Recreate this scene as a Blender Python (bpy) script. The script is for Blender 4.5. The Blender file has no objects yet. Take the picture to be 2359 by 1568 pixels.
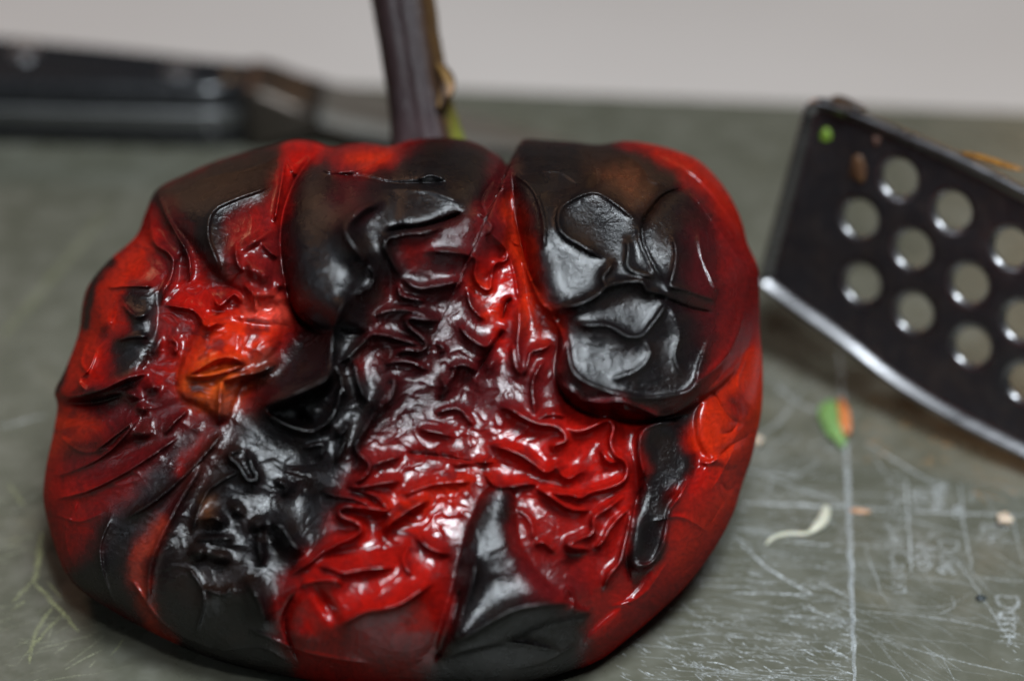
import bpy, bmesh, math, random
import numpy as np
from mathutils import Vector, Matrix

# ------------------------------------------------------------------ camera
sc = bpy.context.scene
PHI = math.radians(32.0)            # camera looks down by this much
S0 = 0.335                          # metres from lens to the middle of the pepper
FPX = 5498.0                        # focal length in units of a 2359 px wide picture
CX, CY = 1179.5, 784.0
DV = np.array([0, math.cos(PHI), -math.sin(PHI)])
RV = np.array([1.0, 0, 0])
UV = np.array([0, math.sin(PHI), math.cos(PHI)])

def ray(x, y):
    x = np.asarray(x, float)[..., None]; y = np.asarray(y, float)[..., None]
    return DV + RV * (x - CX) / FPX + UV * (CY - y) / FPX

PCX, PCY = 930.0, 940.0
KAM = np.array([0, 0, 0.0225]) - S0 * ray(PCX, PCY)

def on_plane(x, y, z=0.0):
    r = ray(x, y); return KAM + ((z - KAM[2]) / r[..., 2])[..., None] * r

cam_d = bpy.data.cameras.new('camera'); cam = bpy.data.objects.new('camera', cam_d)
sc.collection.objects.link(cam); sc.camera = cam
cam.location = KAM
cam.rotation_euler = (math.pi / 2 - PHI, 0, 0)
cam_d.sensor_width = 23.6; cam_d.lens = 55.0
cam_d.clip_start = 0.01; cam_d.clip_end = 50
cam_d.dof.use_dof = True
cam_d.dof.focus_distance = 0.315
cam_d.dof.aperture_fstop = 4.9
cam_d.dof.aperture_blades = 7

# ------------------------------------------------------------------ light
w = bpy.data.worlds.new('World'); sc.world = w; w.use_nodes = True
wb = w.node_tree.nodes['Background']
wb.inputs[0].default_value = (0.80, 0.88, 1.0, 1); wb.inputs[1].default_value = 0.035

def area(name, loc, target, sx, sy, power, col, shape='RECTANGLE'):
    l = bpy.data.lights.new(name, 'AREA'); l.shape = shape
    l.size = sx; l.size_y = sy; l.energy = power; l.color = col
    o = bpy.data.objects.new(name, l); sc.collection.objects.link(o)
    o.location = loc
    o.rotation_euler = (Vector(target) - Vector(loc)).to_track_quat('-Z', 'Y').to_euler()
    return o

area('bounced_flash', (0.12, -0.23, 0.60), (0.01, 0.04, 0.0), 0.20, 0.15, 6.6, (0.84, 0.93, 1.0))
area('room_window', (-0.62, -0.22, 0.40), (0.0, 0.03, 0.02), 0.14, 0.18, 0.5, (0.78, 0.88, 1.0))
fl = KAM + UV * 0.10 + RV * 0.01 + DV * 0.02
area('camera_flash', fl, (0.0, 0.03, 0.02), 0.03, 0.02, 0.35, (0.88, 0.95, 1.0))
area('warm_ceiling_lamp', (0.75, 1.75, 1.05), (0.05, 0.1, 0), 0.32, 0.22, 1.7, (1.0, 0.58, 0.26))
area('warm_stove_lamp', (-0.75, 1.1, 0.8), (-0.35, 0.6, 0), 0.25, 0.2, 2.6, (1.0, 0.55, 0.32))

sc.view_settings.view_transform = 'Standard'; sc.view_settings.look = 'None'
sc.view_settings.exposure = 0.0; sc.view_settings.gamma = 1.0
sc.view_settings.use_curve_mapping = False

# ------------------------------------------------------------------ helpers
COL = sc.collection

def tag(o, label=None, cat=None, group=None, kind=None):
    for k, v in (('label', label), ('category', cat), ('group', group), ('kind', kind)):
        if v: o[k] = v
    return o

def empty(name, loc, rz=0.0):
    o = bpy.data.objects.new(name, None); COL.objects.link(o)
    o.location = loc; o.rotation_euler = (0, 0, rz); o.empty_display_size = 0.01
    return o

def add_mesh(name, verts, faces, mat=None, parent=None, smooth=True):
    me = bpy.data.meshes.new(name); me.from_pydata([tuple(v) for v in verts], [], faces); me.update()
    if smooth:
        me.polygons.foreach_set('use_smooth', [True] * len(me.polygons))
    if mat: me.materials.append(mat)
    o = bpy.data.objects.new(name, me); COL.objects.link(o)
    if parent: o.parent = parent
    return o

def bm_obj(name, bm, mat=None, parent=None, smooth=True):
    bmesh.ops.recalc_face_normals(bm, faces=bm.faces)
    me = bpy.data.meshes.new(name); bm.to_mesh(me); bm.free()
    if smooth: me.polygons.foreach_set('use_smooth', [True] * len(me.polygons))
    if mat: me.materials.append(mat)
    o = bpy.data.objects.new(name, me); COL.objects.link(o)
    if parent: o.parent = parent
    return o

class N:
    """tiny node-tree helper"""
    def __init__(self, name):
        self.m = bpy.data.materials.new(name); self.m.use_nodes = True
        self.t = self.m.node_tree; self.n = self.t.nodes; self.b = self.n['Principled BSDF']
    def new(self, typ, **kw):
        x = self.n.new(typ)
        for k, v in kw.items(): setattr(x, k, v)
        return x
    def link(self, a, b): self.t.links.new(a, b)
    def noise(self, scale, detail=3, rough=0.5, coord='Object', stretch=None, dist=0.0):
        tc = self.new('ShaderNodeTexCoord'); nz = self.new('ShaderNodeTexNoise')
        nz.inputs['Scale'].default_value = scale; nz.inputs['Detail'].default_value = detail
        nz.inputs['Roughness'].default_value = rough; nz.inputs['Distortion'].default_value = dist
        if stretch:
            mp = self.new('ShaderNodeMapping'); mp.inputs['Scale'].default_value = stretch
            self.link(tc.outputs[coord], mp.inputs[0]); self.link(mp.outputs[0], nz.inputs['Vector'])
        else:
            self.link(tc.outputs[coord], nz.inputs['Vector'])
        return nz.outputs['Fac']
    def ramp(self, fac, *stops):
        r = self.new('ShaderNodeValToRGB')
        while len(r.color_ramp.elements) < len(stops): r.color_ramp.elements.new(0.5)
        for e, (p, c) in zip(r.color_ramp.elements, stops):
            e.position = p; e.color = tuple(c) + (1,) if len(c) == 3 else c
        self.link(fac, r.inputs[0]); return r.outputs[0]
    def maprange(self, fac, a, b, c, d):
        r = self.new('ShaderNodeMapRange')
        for i, v in enumerate((a, b, c, d)): r.inputs[1 + i].default_value = v
        self.link(fac, r.inputs[0]); return r.outputs[0]
    def math(self, op, a, b):
        r = self.new('ShaderNodeMath', operation=op)
        for i, v in enumerate((a, b)):
            if isinstance(v, (int, float)): r.inputs[i].default_value = v
            else: self.link(v, r.inputs[i])
        return r.outputs[0]
    def mix(self, fac, a, b, mode='MIX'):
        r = self.new('ShaderNodeMix', data_type='RGBA', blend_type=mode)
        for i, v in ((0, fac), (6, a), (7, b)):
            if isinstance(v, (int, float)): r.inputs[i].default_value = v
            elif isinstance(v, tuple): r.inputs[i].default_value = v + (1,) if len(v) == 3 else v
            else: self.link(v, r.inputs[i])
        return r.outputs[2]
    def bump(self, h, strength, dist, normal=None):
        b = self.new('ShaderNodeBump'); b.inputs['Strength'].default_value = strength
        b.inputs['Distance'].default_value = dist; self.link(h, b.inputs['Height'])
        if normal is not None: self.link(normal, b.inputs['Normal'])
        return b.outputs[0]
    def attr(self, name):
        a = self.new('ShaderNodeAttribute'); a.attribute_name = name; return a
    def set(self, **kw):
        for k, v in kw.items():
            s = self.b.inputs[k.replace('_', ' ')]
            if isinstance(v, (int, float)): s.default_value = v
            elif isinstance(v, tuple): s.default_value = v + (1,) if len(v) == 3 and s.type == 'RGBA' else v
            else: self.link(v, s)
        return self

def simple(name, col, rough=0.5, metal=0.0, **kw):
    n = N(name); n.set(Base_Color=col, Roughness=rough, Metallic=metal, **kw); return n.m

# ------------------------------------------------------------------ numpy noise
def perlin(x, y, seed):
    rng = np.random.RandomState(seed); p = rng.permutation(256); p = np.concatenate([p, p])
    g = rng.rand(256) * 2 * np.pi; gx, gy = np.cos(g), np.sin(g)
    xi = np.floor(x).astype(int); yi = np.floor(y).astype(int); xf = x - xi; yf = y - yi
    u = xf**3 * (xf * (xf * 6 - 15) + 10); v = yf**3 * (yf * (yf * 6 - 15) + 10)
    def gr(ix, iy, dx, dy):
        h = p[p[ix & 255] + (iy & 255)]; return gx[h] * dx + gy[h] * dy
    a = gr(xi, yi, xf, yf); b = gr(xi + 1, yi, xf - 1, yf)
    c = gr(xi, yi + 1, xf, yf - 1); d = gr(xi + 1, yi + 1, xf - 1, yf - 1)
    return (a + (b - a) * u) * (1 - v) + (c + (d - c) * u) * v * 1.0

def fbm(x, y, seed, oct=3):
    s = 0; a = 1.0; f = 1.0
    for i in range(oct):
        s = s + a * perlin(x * f, y * f, seed + i); a *= 0.5; f *= 2.03
    return s

def catmull(pts, step=4.0, closed=False):
    P = np.array(pts, float)
    if len(P) < 3:
        n = max(2, int(np.linalg.norm(P[-1] - P[0]) / step)); t = np.linspace(0, 1, n)[:, None]
        return P[0] * (1 - t) + P[-1] * t
    if closed: Q = np.vstack([P[-1], P, P[0], P[1]])
    else: Q = np.vstack([2 * P[0] - P[1], P, 2 * P[-1] - P[-2]])
    out = []
    for i in range(1, len(Q) - 2):
        p0, p1, p2, p3 = Q[i - 1:i + 3]
        n = max(2, int(np.linalg.norm(p2 - p1) / step)); t = np.linspace(0, 1, n, endpoint=False)[:, None]
        out.append(0.5 * (2 * p1 + (p2 - p0) * t + (2 * p0 - 5 * p1 + 4 * p2 - p3) * t**2 + (3 * p1 - p0 - 3 * p2 + p3) * t**3))
    out = np.vstack(out)
    return out if closed else np.vstack([out, P[-1]])

# ------------------------------------------------------------------ setting
BROT = math.radians(-5.2)           # the board lies slightly turned
def m_board():
    n = N('worn_olive_plastic')
    a = n.noise(14, 4, 0.6); b = n.noise(160, 3, 0.6); f = n.noise(900, 2, 0.5)
    c = n.ramp(a, (0.3, (0.070, 0.069, 0.050)), (0.7, (0.102, 0.099, 0.074)))
    c = n.mix(n.maprange(b, 0.45, 0.75, 0.0, 0.5), c, (0.165, 0.162, 0.135))
    stn = n.noise(42, 5, 0.65)
    c = n.mix(n.maprange(stn, 0.60, 0.74, 0.0, 0.35), c, (0.15, 0.125, 0.075))
    r = n.maprange(b, 0.3, 0.7, 0.22, 0.40)
    n.set(Base_Color=c, Roughness=r, Specular_IOR_Level=0.5)
    st = n.noise(260, 4, 0.7, stretch=(0.25, 1.6, 1))
    n.set(Normal=n.bump(n.math('ADD', st, n.math('MULTIPLY', f, 0.4)), 0.25, 0.0003))
    return n.m

def m_counter():
    n = N('pale_grey_laminate')
    a = n.noise(9, 3); b = n.noise(700, 2)
    c = n.ramp(a, (0.3, (0.44, 0.395, 0.365)), (0.7, (0.49, 0.445, 0.415)))
    c = n.mix(n.maprange(b, 0.5, 0.8, 0, 0.25), c, (0.45, 0.43, 0.42))
    n.set(Base_Color=c, Roughness=0.55); return n.m

BT = 0.008
me_c = add_mesh('countertop', [(-3, -0.075, -BT), (3, -0.075, -BT), (3, 3, -BT), (-3, 3, -BT)], [(0, 1, 2, 3)], m_counter(), smooth=False)
tag(me_c, kind='structure', label='pale grey kitchen countertop behind the cutting board')

edge_mid = on_plane(1180, 205)[:2]
bd_dir = np.array([math.cos(BROT), math.sin(BROT)]); bd_away = np.array([-bd_dir[1], bd_dir[0]])
board = empty('cutting_board', (0, 0, 0))
tag(board, 'scratched olive grey plastic cutting board lying under the roasted pepper', 'cutting board')
def board_slab():
    L, W, r = 0.46, 0.218, 0.016
    bm = bmesh.new(); prof = []
    for cx, cy, a0 in ((L / 2 - r, -r, 0), (-L / 2 + r, -r, 90), (-L / 2 + r, -W + r, 180), (L / 2 - r, -W + r, 270)):
        for k in range(9):
            a = math.radians(a0 + k * 90 / 8); prof.append((cx + r * math.cos(a), cy + r * math.sin(a)))
    rings = []
    for ins, z in ((0.0012, -BT), (0.0, -BT + 0.0012), (0.0, -0.0014), (0.0004, -0.0005), (0.0014, 0.0)):
        ring = []
        for x, y in prof:
            f = 1 - ins / (L / 2); p = edge_mid + bd_dir * (x * f) + bd_away * (y + (ins if y < -W / 2 else -ins))
            ring.append(bm.verts.new((p[0], p[1], z)))
        rings.append(ring)
    n = len(prof)
    for a, b in zip(rings, rings[1:]):
        for i in range(n): bm.faces.new((a[i], a[(i + 1) % n], b[(i + 1) % n], b[i]))
    bm.faces.new(rings[-1]); bm.faces.new(rings[0][::-1])
    o = bm_obj('slab', bm, m_board(), board, smooth=False); return o
board_slab()

# --- scratches, guide lines, worn print and painted warm glints on the board
def m_scratch_glint():
    n = N('cut_marks_and_painted_glints')
    a = n.attr('tone'); nz = n.noise(2600, 3, 0.7); big = n.noise(300, 3, 0.6)
    al = n.math('MULTIPLY', a.outputs['Fac'], n.maprange(nz, 0.40, 0.60, 0.18, 1.15))
    al = n.math('MULTIPLY', al, n.maprange(big, 0.3, 0.6, 0.55, 1.3))
    n.set(Base_Color=n.attr('tint').outputs['Color'], Roughness=0.55, Alpha=al); return n.m
SCR = dict(v=[], f=[], t=[], c=[])
def ribbon(pts, wid, tone, tint=(0.62, 0.64, 0.64), z=0.00006, taper=True, seed=0):
    """thin cut mark or painted glint through points on the board (metres)"""
    P = np.array(pts, float); n = len(P); b0 = len(SCR['v'])
    T = np.gradient(P, axis=0); T /= np.linalg.norm(T, axis=1)[:, None] + 1e-12
    Nn = np.stack([-T[:, 1], T[:, 0]], 1)
    for i in range(n):
        k = i / max(1, n - 1); ww = wid * (0.35 + 0.65 * math.sin(math.pi * k)**0.5 if taper else 1.0) * 0.5
        for s in (-1, 1):
            q = P[i] + Nn[i] * ww * s; SCR['v'].append((q[0], q[1], z)); SCR['t'].append(tone); SCR['c'].append(tint)
    for i in range(n - 1):
        a = b0 + 2 * i; SCR['f'].append((a, a + 2, a + 3, a + 1))
rng = random.Random(5)
def px_ribbon(pp, wid, tone, tint=(0.62, 0.64, 0.64), jit=0.00008, n=24, z=0.00006):
    c = catmull(pp, 12)
    P = on_plane(c[:, 0], c[:, 1])[:, :2]
    P = P + np.array([[rng.gauss(0, jit), rng.gauss(0, jit)] for _ in P])
    ribbon(P, wid, tone, tint, z, taper=True)
k9 = 2359 / 2500.0
MAJ = [  # traced in photograph pixels: (points, width mm, tone)
    ([(2048, 860), (2060, 1000), (2068, 1150), (2078, 1400), (2087, 1670)], 0.9, 0.60),
    ([(2056, 905), (2066, 1130), (2079, 1450), (2085, 1670)], 0.5, 0.7),
    ([(1810, 1226), (1950, 1233), (2075, 1237)], 0.9, 0.62),
    ([(2070, 1237), (2250, 1249), (2400, 1255), (2520, 1258)], 0.45, 0.62),
    ([(2075, 1240), (2300, 1290), (2450, 1338)], 0.3, 0.55),
    ([(1808, 1325), (1880, 1390), (1990, 1455)], 0.5, 0.72), ([(1780, 1300), (1840, 1340)], 0.4, 0.4),
    ([(1780, 1448), (1900, 1449), (1992, 1452)], 0.5, 0.6),
    ([(2000, 1420), (2070, 1458)], 0.45, 0.55), ([(1960, 1482), (2078, 1525)], 0.45, 0.5), ([(2010, 1575), (2085, 1612)], 0.45, 0.5),
    ([(1820, 1300), (1900, 1308)], 0.5, 0.5), ([(1915, 1320), (2035, 1332)], 0.35, 0.75),
    ([(1790, 1290), (1880, 1298)], 0.5, 0.5), ([(1840, 1150), (1930, 1185), (2060, 1228)], 0.6, 0.45),
    ([(1820, 1145), (1960, 1170)], 0.6, 0.35), ([(1890, 1160), (1875, 1200)], 0.4, 0.4),
    ([(2080, 1330), (2240, 1340), (2330, 1345)], 0.2, 0.5), ([(2085, 1375), (2190, 1382)], 0.2, 0.4),
    ([(2090, 1400), (2250, 1412), (2360, 1425)], 0.2, 0.4), ([(2110, 1330), (2150, 1440), (2172, 1475)], 0.22, 0.5),
    ([(2330, 1360), (2400, 1460), (2470, 1570)], 0.25, 0.5), ([(2345, 1365), (2420, 1450)], 0.2, 0.4),
    ([(2375, 1400), (2400, 1410), (2500, 1420)], 0.3, 0.6), ([(2150, 1430), (2190, 1440)], 0.3, 0.5),
    ([(2090, 1490), (2300, 1510), (2440, 1540)], 0.35, 0.35), ([(2080, 1530), (2250, 1590), (2500, 1650)], 0.35, 0.30),
    ([(2110, 1080), (2170, 1115), (2280, 1180)], 0.55, 0.55), ([(2120, 1100), (2180, 1180)], 0.4, 0.3),
    ([(1890, 940), (1960, 990), (2030, 1010)], 0.8, 0.35), ([(1960, 950), (1900, 1030), (1830, 1070)], 0.8, 0.28),
    ([(2212, 1170), (2215, 1250), (2222, 1340), (2228, 1395)], 0.4, 0.62),
    ([(2345, 1180), (2352, 1270), (2365, 1350), (2372, 1400)], 0.4, 0.5),
    ([(2380, 1190), (2372, 1210), (2370, 1230)], 0.2, 0.5), ([(2345, 1180), (2440, 1182), (2480, 1215)], 0.25, 0.3),
    ([(2470, 1240), (2480, 1300), (2500, 1380)], 0.3, 0.4), ([(2415, 1220), (2420, 1245)], 0.25, 0.6),
    ([(2150, 1475), (2300, 1480), (2380, 1440)], 0.3, 0.2), ([(2320, 1455), (2330, 1480), (2290, 1500)], 0.3, 0.35),
    ([(0, 1042), (60, 1028), (115, 1012)], 0.6, 0.55),
]
for pp, wmm, tone in MAJ:
    px_ribbon([(x * k9, y * k9) for x, y in pp], wmm / 1000 * 0.8, tone * 0.9)
YEL = (0.42, 0.43, 0.22)
for pp, wmm, tone in [([(100, 1300), (96, 1350), (90, 1400), (80, 1420)], 0.9, 0.5), ([(80, 1420), (130, 1470), (190, 1540)], 0.6, 0.5),
                      ([(80, 1420), (60, 1440), (30, 1470)], 0.5, 0.35), ([(130, 1480), (90, 1540), (70, 1620)], 0.6, 0.3), ([(115, 1420), (150, 1460)], 0.4, 0.4),
                      ([(0, 830), (160, 640), (260, 520)], 1.6, 0.16), ([(20, 1180), (60, 1235)], 0.7, 0.3), ([(75, 1350), (105, 1352)], 0.5, 0.5),
                      ([(60, 1470), (30, 1490)], 0.5, 0.4), ([(150, 1500), (60, 1600)], 0.4, 0.3), ([(300, 1560), (270, 1600)], 0.3, 0.3)]:
    px_ribbon([(x * k9, y * k9) for x, y in pp], wmm / 1000, tone, YEL)
# many short knife marks: dense left of the guide line, sparse elsewhere; amber ones paint warm lamp glints
def scatter(n, xr, yr, ln, wd, tone, ang, spread, tint=(0.62, 0.64, 0.64)):
    for _ in range(n):
        x = rng.uniform(*xr); y = rng.uniform(*yr); p = on_plane(x * k9, y * k9)[:2]
        a = BROT + math.radians(rng.gauss(ang, spread)); L = rng.uniform(*ln) * rng.uniform(0.4, 1)
        d = np.array([math.cos(a), math.sin(a)])
        m = max(3, int(L / 0.0012)); tt = np.linspace(-0.5, 0.5, m)
        bend = rng.gauss(0, 0.06)
        P = [p + d * L * t + np.array([-d[1], d[0]]) * (bend * L * t * t + rng.gauss(0, 0.00005)) for t in tt]
        ribbon(P, rng.uniform(*wd), rng.uniform(*tone), tint)
scatter(520, (1690, 2075), (1080, 1680), (0.0006, 0.004), (0.00010, 0.00026), (0.15, 0.6), 0, 9)
scatter(130, (1600, 2075), (1200, 1680), (0.006, 0.022), (0.00008, 0.00020), (0.10, 0.4), -2, 7)
scatter(260, (1500, 2080), (1480, 1690), (0.0006, 0.003), (0.00010, 0.00026), (0.15, 0.6), -35, 12)
scatter(60, (1860, 2070), (900, 1150), (0.002, 0.010), (0.0002, 0.0005), (0.08, 0.3), 20, 40)
scatter(110, (2090, 2600), (1150, 1690), (0.003, 0.020), (0.00006, 0.00016), (0.10, 0.35), -6, 10)
scatter(55, (2090, 2500), (1250, 1680), (0.003, 0.025), (0.00006, 0.00015), (0.10, 0.35), -50, 14)
scatter(120, (-100, 260), (1150, 1680), (0.002, 0.012), (0.00010, 0.0003), (0.06, 0.3), 40, 30, (0.45, 0.46, 0.30))
scatter(80, (-100, 260), (700, 1300), (0.002, 0.012), (0.00015, 0.0005), (0.05, 0.18), 20, 40, (0.45, 0.46, 0.36))
scatter(150, (0, 2500), (230, 1000), (0.004, 0.03), (0.0002, 0.0005), (0.04, 0.14), 10, 50, (0.42, 0.41, 0.36))
scatter(46, (2075, 2330), (965, 1130), (0.0012, 0.005), (0.0002, 0.0007), (0.10, 0.40), 15, 40, (0.55, 0.28, 0.09))  # warm lamp glints beside the spatula, painted as amber strokes
scatter(16, (2380, 2500), (1130, 1215), (0.002, 0.006), (0.0002, 0.0005), (0.10, 0.40), -30, 15, (0.55, 0.28, 0.09))  # further warm glints painted by the same amber tint
# frosted worn print: clumps of tiny marks in columns
for (x0, x1, y0, y1, nn) in [(2165, 2205, 1150, 1330, 70), (2225, 2265, 1190, 1240, 45), (2275, 2310, 1170, 1245, 70), (2235, 2285, 1300, 1390, 50),
                             (2395, 2460, 1275, 1325, 45), (2290, 2330, 1380, 1400, 20), (2330, 2345, 1235, 1260, 20), (2440, 2490, 1480, 1620, 40)]:
    scatter(nn, (x0, x1), (y0, y1), (0.0005, 0.0022), (0.00012, 0.0003), (0.25, 0.8), 0, 35)
so = add_mesh('cut_marks_and_glints', SCR['v'], SCR['f'], m_scratch_glint(), board, smooth=False)
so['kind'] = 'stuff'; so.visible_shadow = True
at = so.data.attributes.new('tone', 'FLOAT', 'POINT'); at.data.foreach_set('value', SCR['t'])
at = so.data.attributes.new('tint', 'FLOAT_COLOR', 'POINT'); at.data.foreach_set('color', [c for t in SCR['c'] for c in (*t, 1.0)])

m_print = N('faded_white_print'); _nz = m_print.noise(1500, 3, 0.7)
m_print.set(Base_Color=(0.55, 0.57, 0.57), Roughness=0.6, Alpha=m_print.maprange(_nz, 0.38, 0.62, 0.0, 0.5)); m_print = m_print.m
def word(txt, px, py, size):
    cu = bpy.data.curves.new('lettering', 'FONT'); cu.body = txt; cu.size = size; cu.align_x = 'LEFT'; cu.fill_mode = 'FRONT'
    tmp = bpy.data.objects.new('tmp_text', cu); COL.objects.link(tmp)
    dg = bpy.context.evaluated_depsgraph_get()
    me = bpy.data.meshes.new_from_object(tmp.evaluated_get(dg)); bpy.data.objects.remove(tmp)
    me.materials.clear(); me.materials.append(m_print)
    o = bpy.data.objects.new('lettering', me); COL.objects.link(o); o.parent = board
    p = on_plane(px * k9, py * k9); o.location = (p[0], p[1], 0.0001)
    o.rotation_euler = (0, 0, BROT - math.pi / 2)
    o['label'] = 'worn white printed word on the board'
word('Camn', 2172, 1342, 0.0043); word('en', 2236, 1350, 0.0043); word('Dui', 2290, 1315, 0.0043)
word('Dum', 2428, 1448, 0.0050)

# ------------------------------------------------------------------ roasted pepper
ST = 1.5; X0, Y0 = 60.0, 280.0
XS = np.arange(X0, 1810, ST); YS = np.arange(Y0, 1660, ST)
GX, GY = np.meshgrid(XS, YS)
H = np.zeros_like(GX)               # millimetres towards the viewer's side of the pepper

def win(pts, m):
    a = np.array(pts); x0, y0 = a.min(0) - m; x1, y1 = a.max(0) + m
    i0 = max(0, int((y0 - Y0) / ST)); i1 = min(len(YS), int((y1 - Y0) / ST) + 2)
    j0 = max(0, int((x0 - X0) / ST)); j1 = min(len(XS), int((x1 - X0) / ST) + 2)
    return slice(i0, i1), slice(j0, j1)

def seg_dist(x, y, P, closed=False):
    """distance to a polyline, side sign and arc parameter"""
    best = np.full(x.shape, 1e9); sg = np.zeros(x.shape); par = np.zeros(x.shape)
    Q = np.vstack([P, P[:1]]) if closed else P
    L = np.concatenate([[0], np.cumsum(np.linalg.norm(np.diff(Q, axis=0), axis=1))])
    for i in range(len(Q) - 1):
        ax, ay = Q[i]; dx, dy = Q[i + 1] - Q[i]; l2 = dx * dx + dy * dy + 1e-9
        t = np.clip(((x - ax) * dx + (y - ay) * dy) / l2, 0, 1)
        ex = x - ax - t * dx; ey = y - ay - t * dy; d2 = ex * ex + ey * ey
        mk = d2 < best; best = np.where(mk, d2, best)
        cr = dx * (y - ay) - dy * (x - ax); sg = np.where(mk, np.sign(cr), sg)
        par = np.where(mk, (L[i] + t * math.sqrt(l2)) / L[-1], par)
    return np.sqrt(best), sg, par

def inside(x, y, P):
    c = np.zeros(x.shape, bool); n = len(P); j = n - 1
    for i in range(n):
        xi, yi = P[i]; xj, yj = P[j]
        if yi != yj:
            c ^= ((yi > y) != (yj > y)) & (x < (xj - xi) * (y - yi) / (yj - yi) + xi)
        j = i
    return c

def gblur(M, sg):
    fy = np.fft.fftfreq(M.shape[0])[:, None]; fx = np.fft.rfftfreq(M.shape[1])[None]
    return np.fft.irfft2(np.fft.rfft2(M) * np.exp(-2 * (np.pi * sg)**2 * (fx * fx + fy * fy)), s=M.shape)
SIG = [1.6, 3.2, 5.0, 8.0, 12.5, 19.0, 28.0]        # crease profile = sum of soft lines of several widths
ACC = [np.zeros_like(GX) for _ in SIG]
def ridge(pts, A, wa, wb=None, ends=0.13):
    """a crease: sharp crest along pts, falling off over wa px on one side and wb px on the other"""
    wb = wb or wa; P = catmull(pts, 0.8); n = len(P); u = np.linspace(0, 1, n)
    e = np.clip(np.minimum(u, 1 - u) / ends, 0, 1); e = e * e * (3 - 2 * e)
    T = np.gradient(P, axis=0); ds = np.linalg.norm(T, axis=1); T = T / (ds[:, None] + 1e-9); Nn = np.stack([-T[:, 1], T[:, 0]], 1)
    wm = (wa + wb) / 2
    for part, sg, off in ((0.40, max(1.6, 0.14 * wm), 0.0), (0.30, max(2.6, 0.38 * wm), 0.10), (0.30, 0.85 * wm, 0.32)):
        k = int(np.argmin([abs(math.log(sg / q)) for q in SIG])); sgk = SIG[k]
        Q = P + Nn * (off * (wa - wb))
        wgt = A * part * e * ds * (sgk * math.sqrt(2 * math.pi)) / (ST * ST)
        x = np.clip((Q[:, 0] - X0) / ST, 0, len(XS) - 2.01); y = np.clip((Q[:, 1] - Y0) / ST, 0, len(YS) - 2.01)
        i = x.astype(int); j = y.astype(int); fx = x - i; fy = y - j
        for di, dj, w_ in ((0, 0, (1 - fx) * (1 - fy)), (1, 0, fx * (1 - fy)), (0, 1, (1 - fx) * fy), (1, 1, fx * fy)):
            np.add.at(ACC[k], (j + dj, i + di), wgt * w_)

def lobe(pts, A, wdt, step=12, expo=0.5, fade=None):
    global H
    P = catmull(pts, step, closed=True); sl = win(P, 2); x, y = WX[sl], WY[sl]
    ins = inside(x, y, P); d, _, _ = seg_dist(x, y, P, True)
    q = np.clip(d / wdt, 0, 1)
    h = np.where(ins, A * (1 - (1 - q)**2)**expo, 0)
    H[sl] += h if fade is None else h * fade(GX[sl], GY[sl])

def bump(cx, cy, rx, ry, A, ang=0.0):
    global H
    sl = win([(cx, cy)], 3 * max(rx, ry)); x, y = WX[sl] - cx, WY[sl] - cy
    c, s = math.cos(ang), math.sin(ang); u = (x * c + y * s) / rx; v = (-x * s + y * c) / ry
    H[sl] += A * np.exp(-(u * u + v * v))

# small wander of all traced lines so that nothing is ruler-drawn
WX = GX + 5 * fbm(GX / 110, GY / 110, 11, 2); WY = GY + 5 * fbm(GX / 110 + 40, GY / 110, 17, 2)

# large lobes of the collapsed fruit
lobe([(655, 600), (658, 480), (700, 390), (780, 330), (900, 326), (1000, 306), (1110, 325), (1178, 385), (1172, 470), (1168, 560), (1110, 650), (960, 760), (780, 760), (690, 720)], 9.5, 100, fade=lambda x, y: 1 - (lambda t: t * t * (3 - 2 * t))(np.clip((y - 500) / 220, 0, 1) * np.clip((x - 760) / 140, 0, 1)))
lobe([(1172, 395), (1205, 312), (1400, 322), (1560, 402), (1600, 430), (1700, 545), (1752, 605), (1752, 700), (1695, 850), (1605, 930), (1500, 958), (1340, 925), (1285, 870), (1290, 745), (1240, 690), (1195, 540)], 6.5, 75)
lobe([(355, 440), (500, 360), (640, 330), (720, 325), (690, 400), (655, 500), (660, 640), (610, 690), (520, 650), (440, 560)], 3.5, 70)
lobe([(640, 1400), (690, 1290), (800, 1270), (960, 1260), (1040, 1300), (1030, 1420), (960, 1530), (800, 1570), (670, 1520)], 5.0, 190, expo=0.9)
lobe([(1600, 960), (1650, 880), (1740, 800), (1770, 900), (1750, 1020), (1690, 1080), (1620, 1040)], 2.4, 45)
lobe([(1050, 1330), (1110, 1140), (1180, 1130), (1200, 1260), (1290, 1370), (1360, 1410), (1260, 1440), (1120, 1490), (1010, 1500)], 3.2, 50)
lobe([(1475, 1000), (1560, 980), (1600, 1040), (1590, 1110), (1540, 1160), (1535, 1250), (1500, 1300), (1450, 1300), (1470, 1150)], 2.2, 26)
lobe([(1510, 1290), (1560, 1130), (1640, 1060), (1740, 1020), (1720, 1120), (1640, 1270), (1530, 1400), (1380, 1510), (1340, 1480), (1440, 1380)], 2.6, 70)
lobe([(170, 780), (240, 610), (340, 530), (430, 560), (370, 660), (350, 800), (300, 870), (200, 905), (120, 895)], 3.0, 55)
lobe([(410, 900), (440, 780), (520, 720), (640, 730), (640, 800), (560, 880), (520, 970), (480, 950)], 2.0, 40)
ridge([(735, 350), (690, 400), (652, 490), (648, 600), (680, 725), (760, 775)], -3.2, 34, 12)
ridge([(1173, 370), (1182, 440), (1192, 520), (1215, 610), (1250, 690)], -2.6, 16, 16)
ridge([(1290, 760), (1280, 870), (1340, 945), (1480, 970), (1600, 950)], -1.6, 12, 16)
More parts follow.
